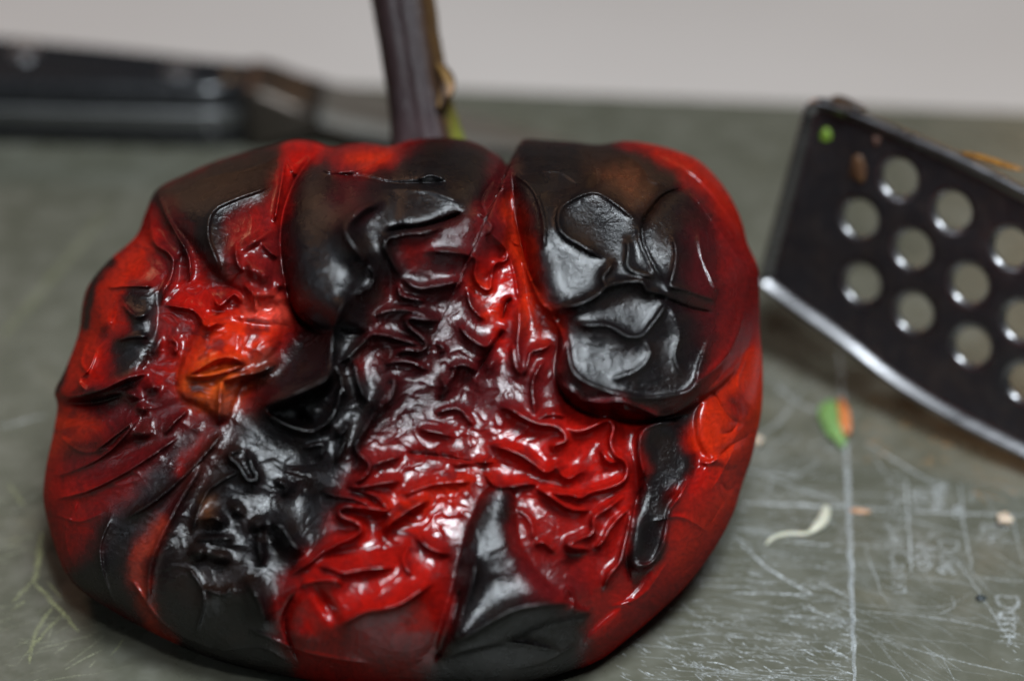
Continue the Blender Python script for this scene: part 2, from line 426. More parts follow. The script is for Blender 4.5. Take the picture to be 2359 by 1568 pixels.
# hollows
bump(850, 372, 62, 24, -5.0, -0.15); bump(700, 770, 60, 70, -4.0); bump(1205, 600, 22, 130, -3.0, -0.12)
bump(690, 1170, 60, 110, -3.5, 0.2); bump(560, 880, 40, 50, -1.5); bump(1060, 900, 60, 80, -2.0); bump(470, 1200, 60, 80, -2.0)
bump(1550, 400, 40, 14, 0.8, 0.6); bump(1640, 1110, 70, 130, 3.2, 0.35); bump(1560, 640, 60, 120, 1.5, -0.2)

H = gblur(H, 2.5)
# --- creases traced from the photograph.  Each zone: (origin x, origin y, scale, [(points, height mm, w+, w-)])
Z1 = (1132.3, 283.1, 0.4815, [
    ([(290, 915), (330, 885), (420, 865), (500, 825), (555, 780), (640, 760), (720, 760), (745, 800), (800, 812), (855, 825)], 1.9, 26, 10),
    ([(855, 825), (820, 890), (770, 960), (720, 1015), (650, 1020), (560, 970), (440, 965), (400, 920)], 0.9, 14, 26),
    ([(555, 785), (533, 740), (572, 685), (555, 660)], 1.4, 9, 22), ([(560, 660), (420, 580), (335, 520), (320, 440), (360, 380), (490, 330), (600, 390), (710, 480)], 1.3, 26, 12),
    ([(710, 480), (712, 560), (745, 640), (790, 740)], 1.6, 18, 9), ([(790, 740), (690, 715), (650, 680), (655, 600), (640, 540)], 1.0, 18, 10),
    ([(90, 230), (200, 320), (250, 470), (250, 620)], 1.0, 18, 26),
    ([(80, 640), (150, 670), (190, 760), (230, 850), (290, 915), (345, 1040), (318, 1150), (318, 1225), (345, 1255), (400, 1290), (440, 1325), (530, 1335), (620, 1330), (720, 1365), (800, 1400), (880, 1385), (950, 1340), (1010, 1275)], 1.6, 7, 16),
    ([(370, 950), (365, 1080), (400, 1200), (520, 1270), (680, 1310), (820, 1310), (960, 1270), (1000, 1150), (1060, 980)], 0.9, 26, 14),
    ([(720, 1020), (760, 1100), (700, 1180), (560, 1230)], 0.5, 20, 30), ([(850, 870), (900, 1000), (880, 1120), (920, 1220)], 0.6, 26, 22),
    ([(930, 305), (1010, 390), (1110, 540), (1190, 650), (1270, 690)], 1.5, 12, 30), ([(1230, 700), (1215, 850), (1180, 1000), (1110, 1130), (1000, 1230), (900, 1330)], 1.1, 16, 30),
    ([(950, 300), (830, 345), (760, 420), (720, 490), (725, 570), (775, 680), (830, 770)], -1.8, 9, 12),
    ([(860, 520), (885, 620), (870, 720), (850, 780)], 1.3, 20), ([(990, 520), (1010, 640), (1060, 760), (1090, 830)], 0.9, 18),
    ([(830, 775), (940, 800), (1080, 850)], 1.0, 16, 14), ([(740, 800), (850, 850), (960, 890), (1070, 910)], -1.0, 10, 12),
    ([(240, 230), (330, 230), (420, 290)], 0.8, 20), ([(600, 140), (700, 190), (760, 270), (840, 300)], 0.9, 16, 22), ([(430, 130), (500, 240), (480, 320)], -0.7, 14),
    ([(130, 850), (135, 960), (125, 1060), (140, 1190)], 1.3, 16, 12), ([(60, 440), (100, 560), (140, 590)], 1.0, 12), ([(75, 600), (110, 720), (130, 850)], 0.9, 10),
    ([(280, 1040), (260, 1075), (190, 1095), (170, 1160), (150, 1210)], 1.3, 10), ([(250, 1130), (200, 1230), (200, 1330), (212, 1400)], 1.4, 11), ([(100, 1060), (110, 1150), (140, 1210)], 0.9, 9)])
Z2 = (1037.9, 849.2, 0.4586, [
    ([(230, 190), (300, 200), (370, 245), (440, 275), (520, 285), (570, 320), (578, 360), (522, 380), (515, 402), (545, 435)], 1.7, 9, 24),
    ([(580, 240), (588, 290), (640, 312), (720, 285), (790, 255), (820, 290), (805, 370), (830, 430), (875, 460), (890, 505), (865, 565), (780, 600), (700, 620), (655, 645), (600, 630), (540, 625), (430, 595)], 1.5, 16, 10),
    ([(755, 405), (790, 460), (835, 472)], 1.2, 10, 18), ([(190, 380), (280, 400), (380, 445), (480, 517), (532, 484), (560, 530), (600, 547), (650, 515), (700, 520)], 1.7, 18, 9),
    ([(880, 630), (800, 690), (722, 745), (715, 820), (650, 852), (590, 885), (640, 900), (712, 905)], 1.7, 9, 20), ([(712, 905), (760, 870), (800, 800), (850, 740), (915, 680)], 1.3, 18, 12),
    ([(915, 680), (895, 800), (870, 900), (850, 970), (800, 1030), (765, 1110)], 1.8, 9, 26),
    ([(1150, 268), (1050, 275), (980, 300), (953, 345), (952, 430), (970, 520), (978, 560)], 1.9, 9, 16),
    ([(1200, 560), (1150, 640), (1100, 705), (1085, 800), (1060, 900), (1000, 980), (900, 985)], 1.5, 9, 26), ([(980, 560), (940, 650), (900, 800), (880, 950), (910, 1090)], -0.9, 10),
    ([(1260, 470), (1310, 470), (1350, 440)], 1.3, 14), ([(1340, 450), (1420, 380), (1500, 330), (1550, 220)], -0.9, 9), ([(1400, 150), (1450, 220), (1420, 310), (1350, 330)], -0.8, 9), ([(1350, 560), (1400, 610), (1480, 520)], -0.7, 8),
    ([(0, 1390), (150, 1300), (300, 1215), (420, 1185), (560, 1175), (620, 1180)], 2.6, 12, 34), ([(130, 930), (110, 1060), (60, 1220), (20, 1370)], 1.8, 12, 24),
    ([(430, 595), (520, 650), (600, 700), (710, 710)], 1.3, 12, 18), ([(170, 520), (240, 590), (400, 575), (430, 595)], 1.4, 8, 14),
    ([(0, 480), (120, 470), (220, 465)], 1.0, 9), ([(560, 1170), (590, 1100), (620, 1180), (600, 1220)], 0.8, 9), ([(420, 880), (470, 870), (520, 920)], 0.8, 14), ([(330, 700), (400, 760), (420, 860)], 0.5, 16),
    ([(850, 185), (950, 235), (1060, 240)], 1.0, 6, 12), ([(440, 240), (520, 225), (580, 240)], 1.0, 8)])
Z3 = (613.3, 283.1, 0.4213, [
    ([(560, 775), (515, 715), (460, 640), (430, 575), (480, 510), (540, 460), (640, 430)], 3.0, 30, 60), ([(600, 350), (760, 360), (900, 370), (1080, 440)], 0.9, 26, 20),
    ([(640, 605), (720, 580), (830, 570), (950, 540), (1080, 490)], -1.8, 13), ([(740, 850), (685, 750), (650, 650), (740, 610), (850, 600), (980, 565)], 1.5, 14, 26),
    ([(740, 850), (830, 900), (930, 890), (1080, 860)], 1.6, 20, 14), ([(850, 720), (900, 700), (1050, 710), (1130, 730), (1150, 760), (1140, 830), (1170, 890), (1220, 910), (1230, 850), (1250, 770), (1310, 750), (1310, 690), (1230, 600), (1210, 560)], 1.0, 7, 14),
    ([(300, 205), (330, 262), (450, 264), (560, 235), (640, 190), (760, 120)], 1.8, 10, 20), ([(350, 275), (550, 300), (700, 330), (1000, 325)], -1.2, 14), ([(830, 310), (900, 285), (980, 310)], 1.0, 12),
    ([(590, 1060), (650, 1030), (750, 1020), (850, 1045), (930, 1078), (945, 1055)], 1.6, 20, 10), ([(945, 1085), (850, 1072), (785, 1063), (765, 1090), (800, 1130), (850, 1170), (876, 1210), (850, 1242), (745, 1240), (690, 1290)], 1.6, 10, 16),
    ([(385, 1310), (440, 1285), (500, 1230), (570, 1160), (650, 1160), (760, 1190), (860, 1218)], 1.7, 14, 10), ([(470, 1285), (490, 1340), (500, 1400), (545, 1530)], 1.9, 12), ([(380, 1310), (410, 1400), (430, 1500)], 1.4, 10),
    ([(490, 940), (430, 980), (390, 1060), (365, 1150), (357, 1250), (350, 1350), (325, 1400), (200, 1460), (50, 1530), (-20, 1555)], 3.0, 40, 14),
    ([(560, 780), (590, 830), (560, 900), (480, 940)], 1.2, 12), ([(725, 880), (735, 940), (800, 960), (870, 975)], 1.3, 12), ([(640, 1320), (720, 1300), (800, 1310), (880, 1350)], 1.2, 20), ([(660, 1420), (700, 1400), (680, 1500), (600, 1568)], 1.8, 14, 20),
    ([(930, 1200), (970, 1230), (950, 1260)], 1.0, 12), ([(960, 1460), (1010, 1390), (1040, 1330)], 1.3, 16), ([(1000, 1340), (1080, 1320), (1160, 1360)], 1.3, 9), ([(1240, 1290), (1210, 1350)], 1.1, 12),
    ([(1290, 1080), (1310, 1000), (1340, 960)], -1.2, 9), ([(1300, 1130), (1220, 1250), (1150, 1380)], -1.5, 10), ([(1050, 1100), (1120, 1180), (1210, 1220), (1250, 1150)], 1.0, 14), ([(1100, 900), (1120, 1000), (1200, 1080)], 0.9, 14, 18),
    ([(1150, 480), (1230, 560), (1200, 620)], 0.9, 10), ([(1100, 150), (1220, 220), (1290, 320), (1300, 400)], 1.0, 16), ([(1250, 300), (1180, 420), (1220, 540)], -0.7, 10)])
Z4 = (377.4, 849.2, 0.4586, [
    ([(490, 195), (570, 150), (700, 110), (800, 60), (840, -10)], 2.2, 16, 30), ([(490, 195), (560, 250), (640, 290), (740, 310), (830, 260), (880, 150), (890, 60)], 2.0, 20, 12), ([(690, 230), (740, 280)], -1.2, 10),
    ([(1150, 70), (1090, 170), (1010, 300), (970, 370), (972, 412), (1010, 450), (1036, 490), (1000, 545), (920, 590)], 2.2, 14, 12), ([(920, 592), (1000, 590), (1100, 572), (1190, 560)], 1.7, 12), ([(1035, 485), (1110, 460), (1190, 440)], 1.3, 10),
    ([(790, 610), (840, 630), (950, 650), (1060, 690)], 1.5, 9), ([(930, 605), (1050, 630), (1100, 670), (1125, 710), (1050, 702), (920, 690), (880, 720), (900, 745), (960, 765), (992, 800), (960, 840), (870, 880), (800, 920), (720, 980), (610, 1050)], 1.9, 12, 10),
    ([(1335, 650), (1240, 700), (1150, 760), (1100, 815)], 2.0, 14), ([(400, 400), (330, 432), (380, 490), (420, 555), (468, 550), (440, 480), (415, 400)], 1.7, 10),
    ([(540, 770), (600, 800), (650, 880), (690, 915)], 2.6, 22), ([(760, 985), (850, 1000), (900, 1022), (1000, 1005), (1170, 992)], 1.8, 16), ([(1270, 840), (1340, 900), (1440, 930)], 1.8, 24),
    ([(640, 1180), (700, 1080), (860, 1060), (900, 1100)], 1.2, 22), ([(870, 1300), (1000, 1220), (1180, 1180), (1360, 1060)], 1.5, 30), ([(780, 1120), (850, 1240)], -1.0, 16), ([(620, 1340), (720, 1360)], 0.8, 26),
    ([(200, 760), (250, 740), (310, 780)], 2.0, 20), ([(160, 860), (260, 850), (350, 850)], 1.4, 14), ([(150, 930), (210, 900)], 1.4, 14), ([(230, 920), (300, 940)], 1.4, 14), ([(450, 790), (500, 780)], 1.4, 12), ([(470, 850), (485, 920), (490, 970)], 1.5, 12), ([(420, 1060), (480, 1160), (510, 1270)], 2.4, 30), ([(350, 680), (380, 720)], 1.2, 12), ([(200, 1100), (300, 1130), (350, 1090)], 1.2, 20),
    ([(860, 280), (890, 330), (920, 280), (910, 360), (860, 480)], 1.3, 10), ([(700, 400), (800, 380), (780, 460)], 1.0, 16), ([(560, 560), (620, 590), (600, 640)], 1.0, 16),
    ([(1390, 40), (1420, 100), (1380, 140)], 1.3, 18), ([(1200, 420), (1400, 440), (1620, 480)], -0.8, 12), ([(1180, 640), (1350, 580), (1560, 560)], 0.9, 18), ([(1240, 880), (1200, 960), (1250, 1040)], 1.0, 16),
    ([(1360, 220), (1480, 200), (1560, 290)], 1.0, 12), ([(1280, 300), (1380, 320), (1460, 340)], 0.9, 14), ([(120, 210), (60, 260), (0, 330)], 1.0, 10)])
Z5 = (94.4, 311.4, 0.4632, [
    ([(570, 262), (545, 350), (545, 460), (570, 540), (630, 580), (660, 630), (640, 720), (610, 770), (590, 860)], 1.8, 10, 18), ([(570, 262), (620, 390), (680, 500), (730, 590), (742, 660), (735, 740)], 2.0, 12, 12), ([(600, 480), (640, 520)], -1.0, 14),
    ([(620, 845), (700, 855), (760, 870), (800, 910), (820, 950), (890, 930)], 1.4, 10), ([(330, 760), (420, 750), (560, 750)], 1.3, 12), ([(220, 1040), (200, 1130), (240, 1190)], 1.5, 10), ([(280, 1060), (240, 1160), (190, 1220), (230, 1275)], 1.5, 10),
    ([(80, 1280), (150, 1302), (300, 1265), (420, 1210), (540, 1180)], 2.0, 10, 20), ([(90, 1330), (250, 1330), (420, 1290)], -2.0, 14), ([(730, 1195), (800, 1150), (880, 1108), (960, 1105), (1025, 1142)], 2.0, 12), ([(720, 1200), (850, 1190), (1010, 1145)], 1.4, 8), ([(890, 1220), (1000, 1190), (1070, 1180), (1180, 1130)], 1.8, 14),
    ([(900, 1220), (890, 1300), (890, 1360), (880, 1435)], 1.7, 10), ([(860, 800), (890, 845), (960, 790), (1000, 835)], 1.6, 10), ([(1010, 740), (1060, 800), (1072, 890)], 1.5, 10), ([(270, 1568), (370, 1490), (470, 1415)], 1.8, 14, 10),
    ([(1215, 100), (1195, 240), (1160, 440)], 1.8, 12), ([(1220, 110), (1250, 170), (1275, 205)], 1.2, 8), ([(1170, 235), (1080, 275), (980, 310), (880, 355), (838, 410), (830, 500), (855, 580), (880, 640), (900, 720)], 1.7, 24, 20),
    ([(1010, 560), (1100, 500)], 1.3, 10), ([(970, 540), (975, 620), (1000, 680)], 1.3, 12), ([(1100, 540), (1140, 580), (1180, 610)], 1.2, 12), ([(1040, 640), (1060, 690)], 1.3, 12), ([(1100, 660), (1110, 730)], 1.3, 12), ([(1180, 740), (1220, 750)], 1.2, 12),
    ([(540, 1230), (570, 1260)], 1.3, 14), ([(290, 1300), (410, 1280)], 1.4, 16), ([(450, 1280), (480, 1300)], 1.2, 10), ([(500, 1350), (520, 1370)], 1.3, 10), ([(490, 1480), (530, 1480)], 1.3, 10), ([(400, 830), (470, 900), (540, 880)], 1.2, 20), ([(380, 1020), (450, 1000), (540, 1000)], 1.2, 20), ([(330, 900), (310, 960)], 1.1, 14),
    ([(640, 1000), (680, 1040), (660, 1090)], 0.9, 14), ([(590, 1000), (560, 1080)], 0.9, 10), ([(480, 530), (490, 560)], 1.2, 8), ([(820, 950), (860, 930), (910, 940)], 1.3, 10), ([(1080, 800), (1240, 810)], 1.0, 14), ([(960, 930), (1220, 950)], -1.0, 12)])
for (ox, oy, k, feats), AMP in ((Z1, 1.75), (Z2, 2.0), (Z3, 2.15), (Z4, 2.1), (Z5, 2.1)):
    for f in feats:
        pts = [(ox + a * k, oy + b * k) for a, b in f[0]]
        wb_ = f[3] if len(f) > 3 else f[2]
        if len(pts) == 2:
            (xa, ya), (xb, yb) = pts; L_ = math.hypot(xb - xa, yb - ya)
            bump((xa + xb) / 2, (ya + yb) / 2, L_ * 0.6 + 5, f[2] * 0.9 + 2, f[1] * AMP * 0.9, math.atan2(yb - ya, xb - xa))
        else:
            ridge(pts, f[1] * AMP, f[2] * 1.25, wb_ * 1.25)

for a_ in ((490, 1200, 30, 24, 1.8, 0), (510, 1250, 40, 12, 1.2, 0), (462, 1275, 16, 12, 1.3, 0), (512, 1284, 16, 12, 1.3, 0), (598, 1212, 14, 10, 1.3, 0), (602, 1255, 10, 30, 1.4, 0),
           (650, 1232, 18, 46, 2.0, -0.5), (692, 1262, 18, 16, 1.8, 0), (590, 1390, 26, 62, 2.6, -0.3), (480, 1385, 28, 30, 1.6, 0), (545, 1375, 30, 26, 1.4, 0), (300, 1000, 46, 14, 1.2, -0.5), (205, 690, 14, 40, 1.2, 0.3)):
    bump(*a_)
for p_, a_, w_ in (([(520, 990), (440, 1080), (360, 1150), (280, 1200)], 1.5, 16), ([(470, 1060), (400, 1180), (350, 1290), (340, 1400)], 1.8, 17), ([(420, 1000), (300, 1080), (200, 1130), (120, 1150)], 1.4, 13),
                   ([(260, 1180), (230, 1270), (260, 1380), (320, 1450)], 1.4, 16), ([(330, 950), (250, 1040), (150, 1090), (110, 1090)], 1.3, 12), ([(700, 1330), (655, 1430), (690, 1530)], -1.8, 14), ([(300, 1330), (380, 1440), (500, 1500)], 1.4, 20),
                   ([(560, 1440), (700, 1500), (860, 1530)], 1.0, 22), ([(1400, 1400), (1480, 1370), (1540, 1290)], 0.6, 20), ([(1560, 1330), (1620, 1270), (1640, 1200), (1690, 1120)], -0.7, 12), ([(1500, 1200), (1570, 1190), (1640, 1230)], 0.5, 16), ([(120, 1180), (180, 1200), (240, 1180)], 0.6, 12), ([(130, 1000), (190, 1040), (260, 1030)], 0.8, 12), ([(500, 1500), (600, 1490), (660, 1520)], 0.8, 14), ([(1180, 1540), (1260, 1520), (1330, 1480)], 0.7, 14), ([(1640, 900), (1680, 960), (1720, 980)], -0.8, 9), ([(1730, 800), (1700, 880), (1730, 940)], 0.7, 10), ([(1640, 1130), (1690, 1030), (1700, 930)], 0.9, 12), ([(1000, 1520), (1150, 1480), (1300, 1500)], 1.0, 18),
                   ([(430, 420), (520, 400), (600, 380), (660, 350)], 1.0, 14), ([(1500, 350), (1600, 410), (1680, 510), (1715, 600)], -1.6, 12), ([(1590, 390), (1640, 420), (1670, 450)], 0.9, 9), ([(180, 1150), (150, 1230), (170, 1310)], 1.0, 13),
                   ([(560, 1080), (480, 1130), (440, 1230)], 1.3, 14), ([(430, 1300), (470, 1370), (450, 1460)], 1.2, 16), ([(1060, 1350), (1040, 1440), (1000, 1530)], -1.6, 14)):
    ridge(p_, a_ * 1.4, w_)
for a_, q_ in zip(ACC, SIG): H += gblur(a_, q_ / ST)
# --- finer crumpling of the blistered skin, stronger in the middle and lower left
def blob(cx, cy, rx, ry): return np.exp(-(((GX - cx) / rx)**2 + ((GY - cy) / ry)**2))
crump = np.clip(0.25 + 0.9 * blob(1000, 860, 230, 220) + 0.8 * blob(500, 760, 240, 200) + 0.7 * blob(900, 1120, 300, 160) + 0.30 * blob(520, 1230, 200, 200) + 0.6 * blob(300, 1000, 180, 130)
                - 0.25 * blob(1450, 650, 260, 260) - 0.35 * blob(820, 480, 160, 160) - 0.2 * blob(1600, 1200, 150, 200), 0.04, 1.0)
qx = GX + 26 * fbm(GX / 90, GY / 90, 31, 3); qy = GY + 26 * fbm(GX / 90, GY / 90 + 9, 37, 3)
r1 = 1 - np.abs(perlin(qx / 95, qy / 66, 41)) * 2.2; r2 = 1 - np.abs(perlin(qx / 44 + 5, qy / 34, 43)) * 2.4
H += crump * (0.27 * np.clip(r1, -0.4, 1)**2 + 0.24 * np.clip(r2, 0, 1)**5 * np.clip(r1 + 0.4, 0, 1))
H += 0.35 * fbm(GX / 120, GY / 120, 51, 2) + (0.03 + 0.04 * crump) * fbm(qx / 15, qy / 15, 57, 2) 


# ---------------- colour of the skin (what is charred, red or orange), as paint on the same raster
def hexl(h):
    c = [int(h[i:i + 2], 16) / 255 for i in (0, 2, 4)]
    return np.array([x / 12.92 if x <= 0.04045 else ((x + 0.055) / 1.055)**2.4 for x in c])
RED = np.array([0.29, 0.005, 0.0025]); ORG = np.array([0.43, 0.018, 0.003]); AMB = np.array([0.48, 0.075, 0.010]); MAR = np.array([0.060, 0.004, 0.005]); DRD = np.array([0.15, 0.005, 0.004])
BRN = np.array([0.012, 0.005, 0.0026]); BLK = np.array([0.0032, 0.0024, 0.0026]); DUL = np.array([0.30, 0.030, 0.014])
colr = np.empty(GX.shape + (3,)); colr[:] = np.array([0.145, 0.004, 0.003])
char = np.zeros(GX.shape)
VX = GX + 16 * fbm(GX / 55, GY / 55, 71, 4); VY = GY + 16 * fbm(GX / 55 + 13, GY / 55, 77, 4)
def paint(pts, c, soft=10, op=1.0, ch=None):
    P = catmull(pts, 14, closed=True); sl = win(P, 40 + 2 * soft); x, y = VX[sl], VY[sl]
    d, _, _ = seg_dist(x, y, P, True); d = np.where(inside(x, y, P), d, -d)
    a = op / (1 + np.exp(-np.clip(d / (soft * 1.5) * 2.2, -30, 30)))
    colr[sl] = colr[sl] * (1 - a[..., None]) + c * a[..., None]
    if ch is None: ch = 1.0 if c is BLK or c is BRN else (0.45 if c is MAR else (0.2 if c is DRD else 0))
    char[sl] = char[sl] * (1 - a) + ch * a
def stroke(pts, wdt, c, soft=5, op=1.0, ch=None):
    P = catmull(pts, 10); sl = win(P, wdt + 3 * soft + 20); d, _, _ = seg_dist(VX[sl], VY[sl], P)
    a = op / (1 + np.exp(np.clip((d - wdt) / (soft * 1.5) * 2.2, -30, 30)))
    colr[sl] = colr[sl] * (1 - a[..., None]) + c * a[..., None]
    if ch is None: ch = 1.0 if c is BLK or c is BRN else (0.45 if c is MAR else 0)
    char[sl] = char[sl] * (1 - a) + ch * a

# broad zones
paint([(1130, 980), (1250, 940), (1400, 930), (1500, 960), (1480, 1080), (1450, 1290), (1420, 1380), (1330, 1300), (1200, 1200), (1130, 1090)], RED, 30, 0.95, 0)
paint([(1560, 980), (1640, 880), (1780, 780), (1790, 1000), (1700, 1200), (1560, 1400), (1380, 1540), (1330, 1480), (1460, 1360), (1560, 1150)], RED, 24, 0.95, 0)
paint([(660, 1380), (740, 1290), (900, 1270), (1030, 1290), (1030, 1420), (960, 1530), (800, 1570), (680, 1520)], RED, 26, 0.75, 0)
paint([(90, 1100), (130, 930), (200, 680), (330, 540), (370, 640), (280, 900), (200, 1100), (230, 1250), (150, 1320)], RED, 30, 0.8, 0)
paint([(360, 640), (480, 640), (640, 690), (650, 740), (560, 880), (480, 960), (400, 900)], RED, 24, 0.8, 0)
paint([(1620, 900), (1745, 790), (1790, 900), (1760, 1060), (1650, 1060), (1600, 1030), (1590, 960)], ORG, 14)
paint([(1700, 1060), (1620, 1180), (1560, 1280), (1580, 1300), (1690, 1180), (1740, 1080)], ORG, 25, 0.6)
paint([(1460, 315), (1600, 340), (1720, 480), (1760, 620), (1700, 560), (1590, 440)], ORG, 12, 0.3)
paint([(1670, 920), (1720, 900), (1720, 960), (1690, 980)], DRD, 9, 0.85)
paint([(1690, 1010), (1745, 960), (1740, 1060), (1690, 1130)], DRD, 16, 0.5)
paint([(195, 720), (230, 620), (330, 550), (350, 600), (300, 680), (220, 800), (180, 880), (150, 880)], ORG, 18, 0.5)
paint([(120, 950), (220, 950), (230, 990), (120, 1050), (95, 1050)], ORG, 12, 0.9)
paint([(440, 780), (520, 725), (630, 740), (620, 800), (560, 870), (540, 950), (490, 965), (410, 900)], ORG, 14, 0.9)
paint([(420, 880), (480, 830), (560, 850), (550, 920), (510, 960), (440, 930)], AMB, 12, 0.75)
# maroon, half charred skin
paint([(930, 540), (1060, 500), (1165, 500), (1170, 620), (1120, 780), (1200, 800), (1200, 920), (1130, 980), (1080, 1000), (1000, 1030), (880, 1050), (850, 860), (890, 700)], MAR, 24, 1.0)
paint([(940, 640), (1060, 680), (1090, 800), (1060, 930), (960, 980), (900, 900), (930, 780)], np.array([0.026, 0.0025, 0.003]), 40, 0.7, 0.7)
paint([(800, 1020), (960, 990), (1130, 960), (1130, 1040), (960, 1070), (900, 1120), (800, 1110)], DRD, 20, 0.9)
paint([(180, 900), (330, 880), (440, 940), (400, 990), (270, 1010), (200, 950)], MAR, 14, 0.9)
paint([(140, 1030), (260, 1005), (430, 980), (420, 1040), (300, 1110), (180, 1110)], MAR, 20, 0.8)
paint([(150, 1020), (230, 1010), (220, 1040), (150, 1060)], BRN, 12, 0.7); paint([(280, 990), (390, 980), (360, 1010), (280, 1030)], BRN, 12, 0.5)
paint([(1590, 430), (1745, 600), (1750, 700), (1700, 830), (1600, 930), (1640, 760), (1640, 620)], DRD, 20, 0.95)
paint([(1690, 560), (1750, 620), (1750, 700), (1700, 820), (1680, 760)], MAR, 18, 0.35)
paint([(360, 560), (420, 540), (440, 620), (400, 650), (350, 640)], MAR, 12, 0.8); paint([(370, 720), (430, 730), (450, 800), (380, 830)], DRD, 16, 0.8)
paint([(540, 500), (650, 480), (650, 690), (560, 680), (520, 620)], DRD, 18, 0.8); paint([(600, 560), (650, 560), (650, 660), (610, 650)], MAR, 14, 0.6)
paint([(1170, 1190), (1280, 1160), (1400, 1220), (1400, 1350), (1330, 1420), (1230, 1370)], DRD, 26, 0.7)
paint([(1210, 930), (1300, 940), (1260, 990), (1200, 990)], DRD, 14, 0.6); paint([(1130, 800), (1270, 790), (1290, 930), (1180, 940), (1120, 900)], MAR, 18, 0.7)
paint([(760, 1210), (880, 1150), (1000, 1100), (1080, 1090), (1040, 1200), (920, 1240), (800, 1260)], RED, 20, 0.7, 0.0)
paint([(890, 1160), (1010, 1110), (1120, 1060), (1090, 1140), (960, 1200), (900, 1200)], ORG, 18, 0.35)
paint([(110, 1180), (230, 1120), (330, 1130), (230, 1190), (210, 1300), (170, 1320), (120, 1260)], DRD, 22, 0.55)
# charred skin
paint([(350, 440), (430, 395), (500, 360), (640, 325), (668, 330), (645, 400), (620, 455), (560, 472), (505, 520), (515, 600), (525, 650), (495, 650), (455, 570), (420, 500), (385, 465)], BRN, 9)
paint([(420, 480), (520, 480), (490, 530), (500, 620), (460, 570)], BLK, 12, 0.9); paint([(470, 480), (560, 470), (520, 520), (520, 600), (490, 560)], BLK, 12, 0.9)
paint([(282, 680), (370, 655), (366, 740), (350, 830), (300, 868), (255, 862), (265, 790), (300, 740)], BLK, 8)
stroke([(190, 740), (210, 665), (250, 600)], 13, BLK, 5); stroke([(135, 900), (150, 850)], 9, BLK, 4)
stroke([(205, 905), (250, 920), (300, 895)], 14, BLK, 7, 0.9); stroke([(345, 440), (410, 520), (425, 560)], 18, BLK, 8, 0.85)
paint([(500, 945), (560, 955), (490, 1050), (420, 1140), (350, 1250), (310, 1330), (350, 1430), (395, 1500), (300, 1440), (180, 1370), (150, 1320), (205, 1250), (220, 1190), (300, 1130), (400, 1010)], BLK, 14)
paint([(655, 470), (695, 380), (768, 338), (805, 345), (760, 372), (790, 405), (860, 398), (930, 350), (1000, 306), (1080, 312), (1160, 360), (1180, 400), (1150, 450), (1090, 490), (1030, 515), (960, 550), (930, 600), (960, 640), (905, 650), (880, 700), (860, 760), (825, 850), (868, 870), (880, 940), (850, 1010), (815, 1080), (790, 1130), (760, 1200), (740, 1250), (690, 1285), (645, 1340), (640, 1440), (660, 1500), (700, 1600), (500, 1570), (370, 1490), (335, 1300), (400, 1160), (490, 1060), (540, 970), (600, 930), (640, 890), (640, 830), (690, 760), (700, 720), (665, 640), (652, 560)], BLK, 12)
paint([(920, 500), (1060, 480), (1080, 540), (1000, 620), (930, 640)], BLK, 22, 0.65)
paint([(830, 860), (900, 830), (960, 880), (980, 960), (900, 1010), (850, 990)], BLK, 22, 0.6); paint([(870, 690), (990, 700), (1000, 780), (900, 820), (850, 800)], BLK, 20, 0.6)
paint([(1172, 400), (1205, 310), (1380, 320), (1480, 360), (1590, 435), (1640, 510), (1650, 600), (1655, 700), (1645, 800), (1610, 890), (1520, 950), (1480, 945), (1400, 925), (1330, 915), (1288, 870), (1292, 800), (1300, 760), (1275, 715), (1245, 690), (1215, 600), (1192, 500)], BLK, 9)
paint([(1345, 335), (1480, 365), (1560, 415), (1520, 470), (1490, 510), (1420, 450), (1360, 430)], BRN, 12, 0.95); paint([(1390, 390), (1470, 390), (1480, 470), (1430, 440)], np.array([0.075, 0.022, 0.008]), 14, 0.7, 0.8)
paint([(1600, 500), (1650, 560), (1680, 700), (1640, 800), (1600, 700), (1590, 600)], MAR, 20, 0.7)
paint([(1520, 950), (1600, 895), (1605, 950), (1572, 1020), (1600, 1050), (1590, 1100), (1545, 1150), (1540, 1240), (1520, 1285), (1465, 1310), (1440, 1290), (1465, 1150), (1490, 1080), (1472, 1020), (1482, 990)], BLK, 7)
paint([(1445, 1290), (1490, 1300), (1470, 1360), (1455, 1350)], BLK, 9, 0.8); stroke([(1360, 920), (1440, 935), (1500, 960)], 10, MAR, 6)
paint([(1120, 1135), (1175, 1120), (1195, 1150), (1175, 1230), (1205, 1310), (1270, 1380), (1340, 1400), (1362, 1440), (1350, 1500), (1300, 1600), (980, 1610), (1010, 1500), (1040, 1400), (1040, 1300), (1070, 1200)], BLK, 12)
paint([(1190, 1300), (1290, 1310), (1340, 1360), (1280, 1380), (1210, 1360)], MAR, 20, 0.8)
# streaks of sound skin inside the charred ones
stroke([(372, 1205), (340, 1250), (318, 1320), (345, 1420), (390, 1485)], 15, DUL, 7, 0.95, 0.1); stroke([(500, 975), (450, 1030), (415, 1080)], 12, RED, 9, 0.8, 0.1)
stroke([(480, 1150), (475, 1190)], 12, np.array([0.12, 0.04, 0.012]), 8, 0.7, 0.8); paint([(590, 850), (670, 830), (670, 900), (590, 930)], BLK, 14, 0.9); paint([(560, 830), (620, 810), (630, 850), (570, 880)], np.array([0.10, 0.025, 0.010]), 12, 0.6, 0.5)
paint([(450, 1010), (560, 980), (520, 1080), (440, 1140)], BRN, 24, 0.7); paint([(420, 1260), (560, 1300), (560, 1380), (430, 1380)], BRN, 26, 0.7); paint([(760, 360), (790, 340), (870, 338), (910, 345), (860, 392), (790, 400)], DRD, 8, 0.9, 0.1)
paint([(800, 362), (850, 342), (905, 342), (880, 375), (830, 388)], ORG, 10, 0.8, 0.0)
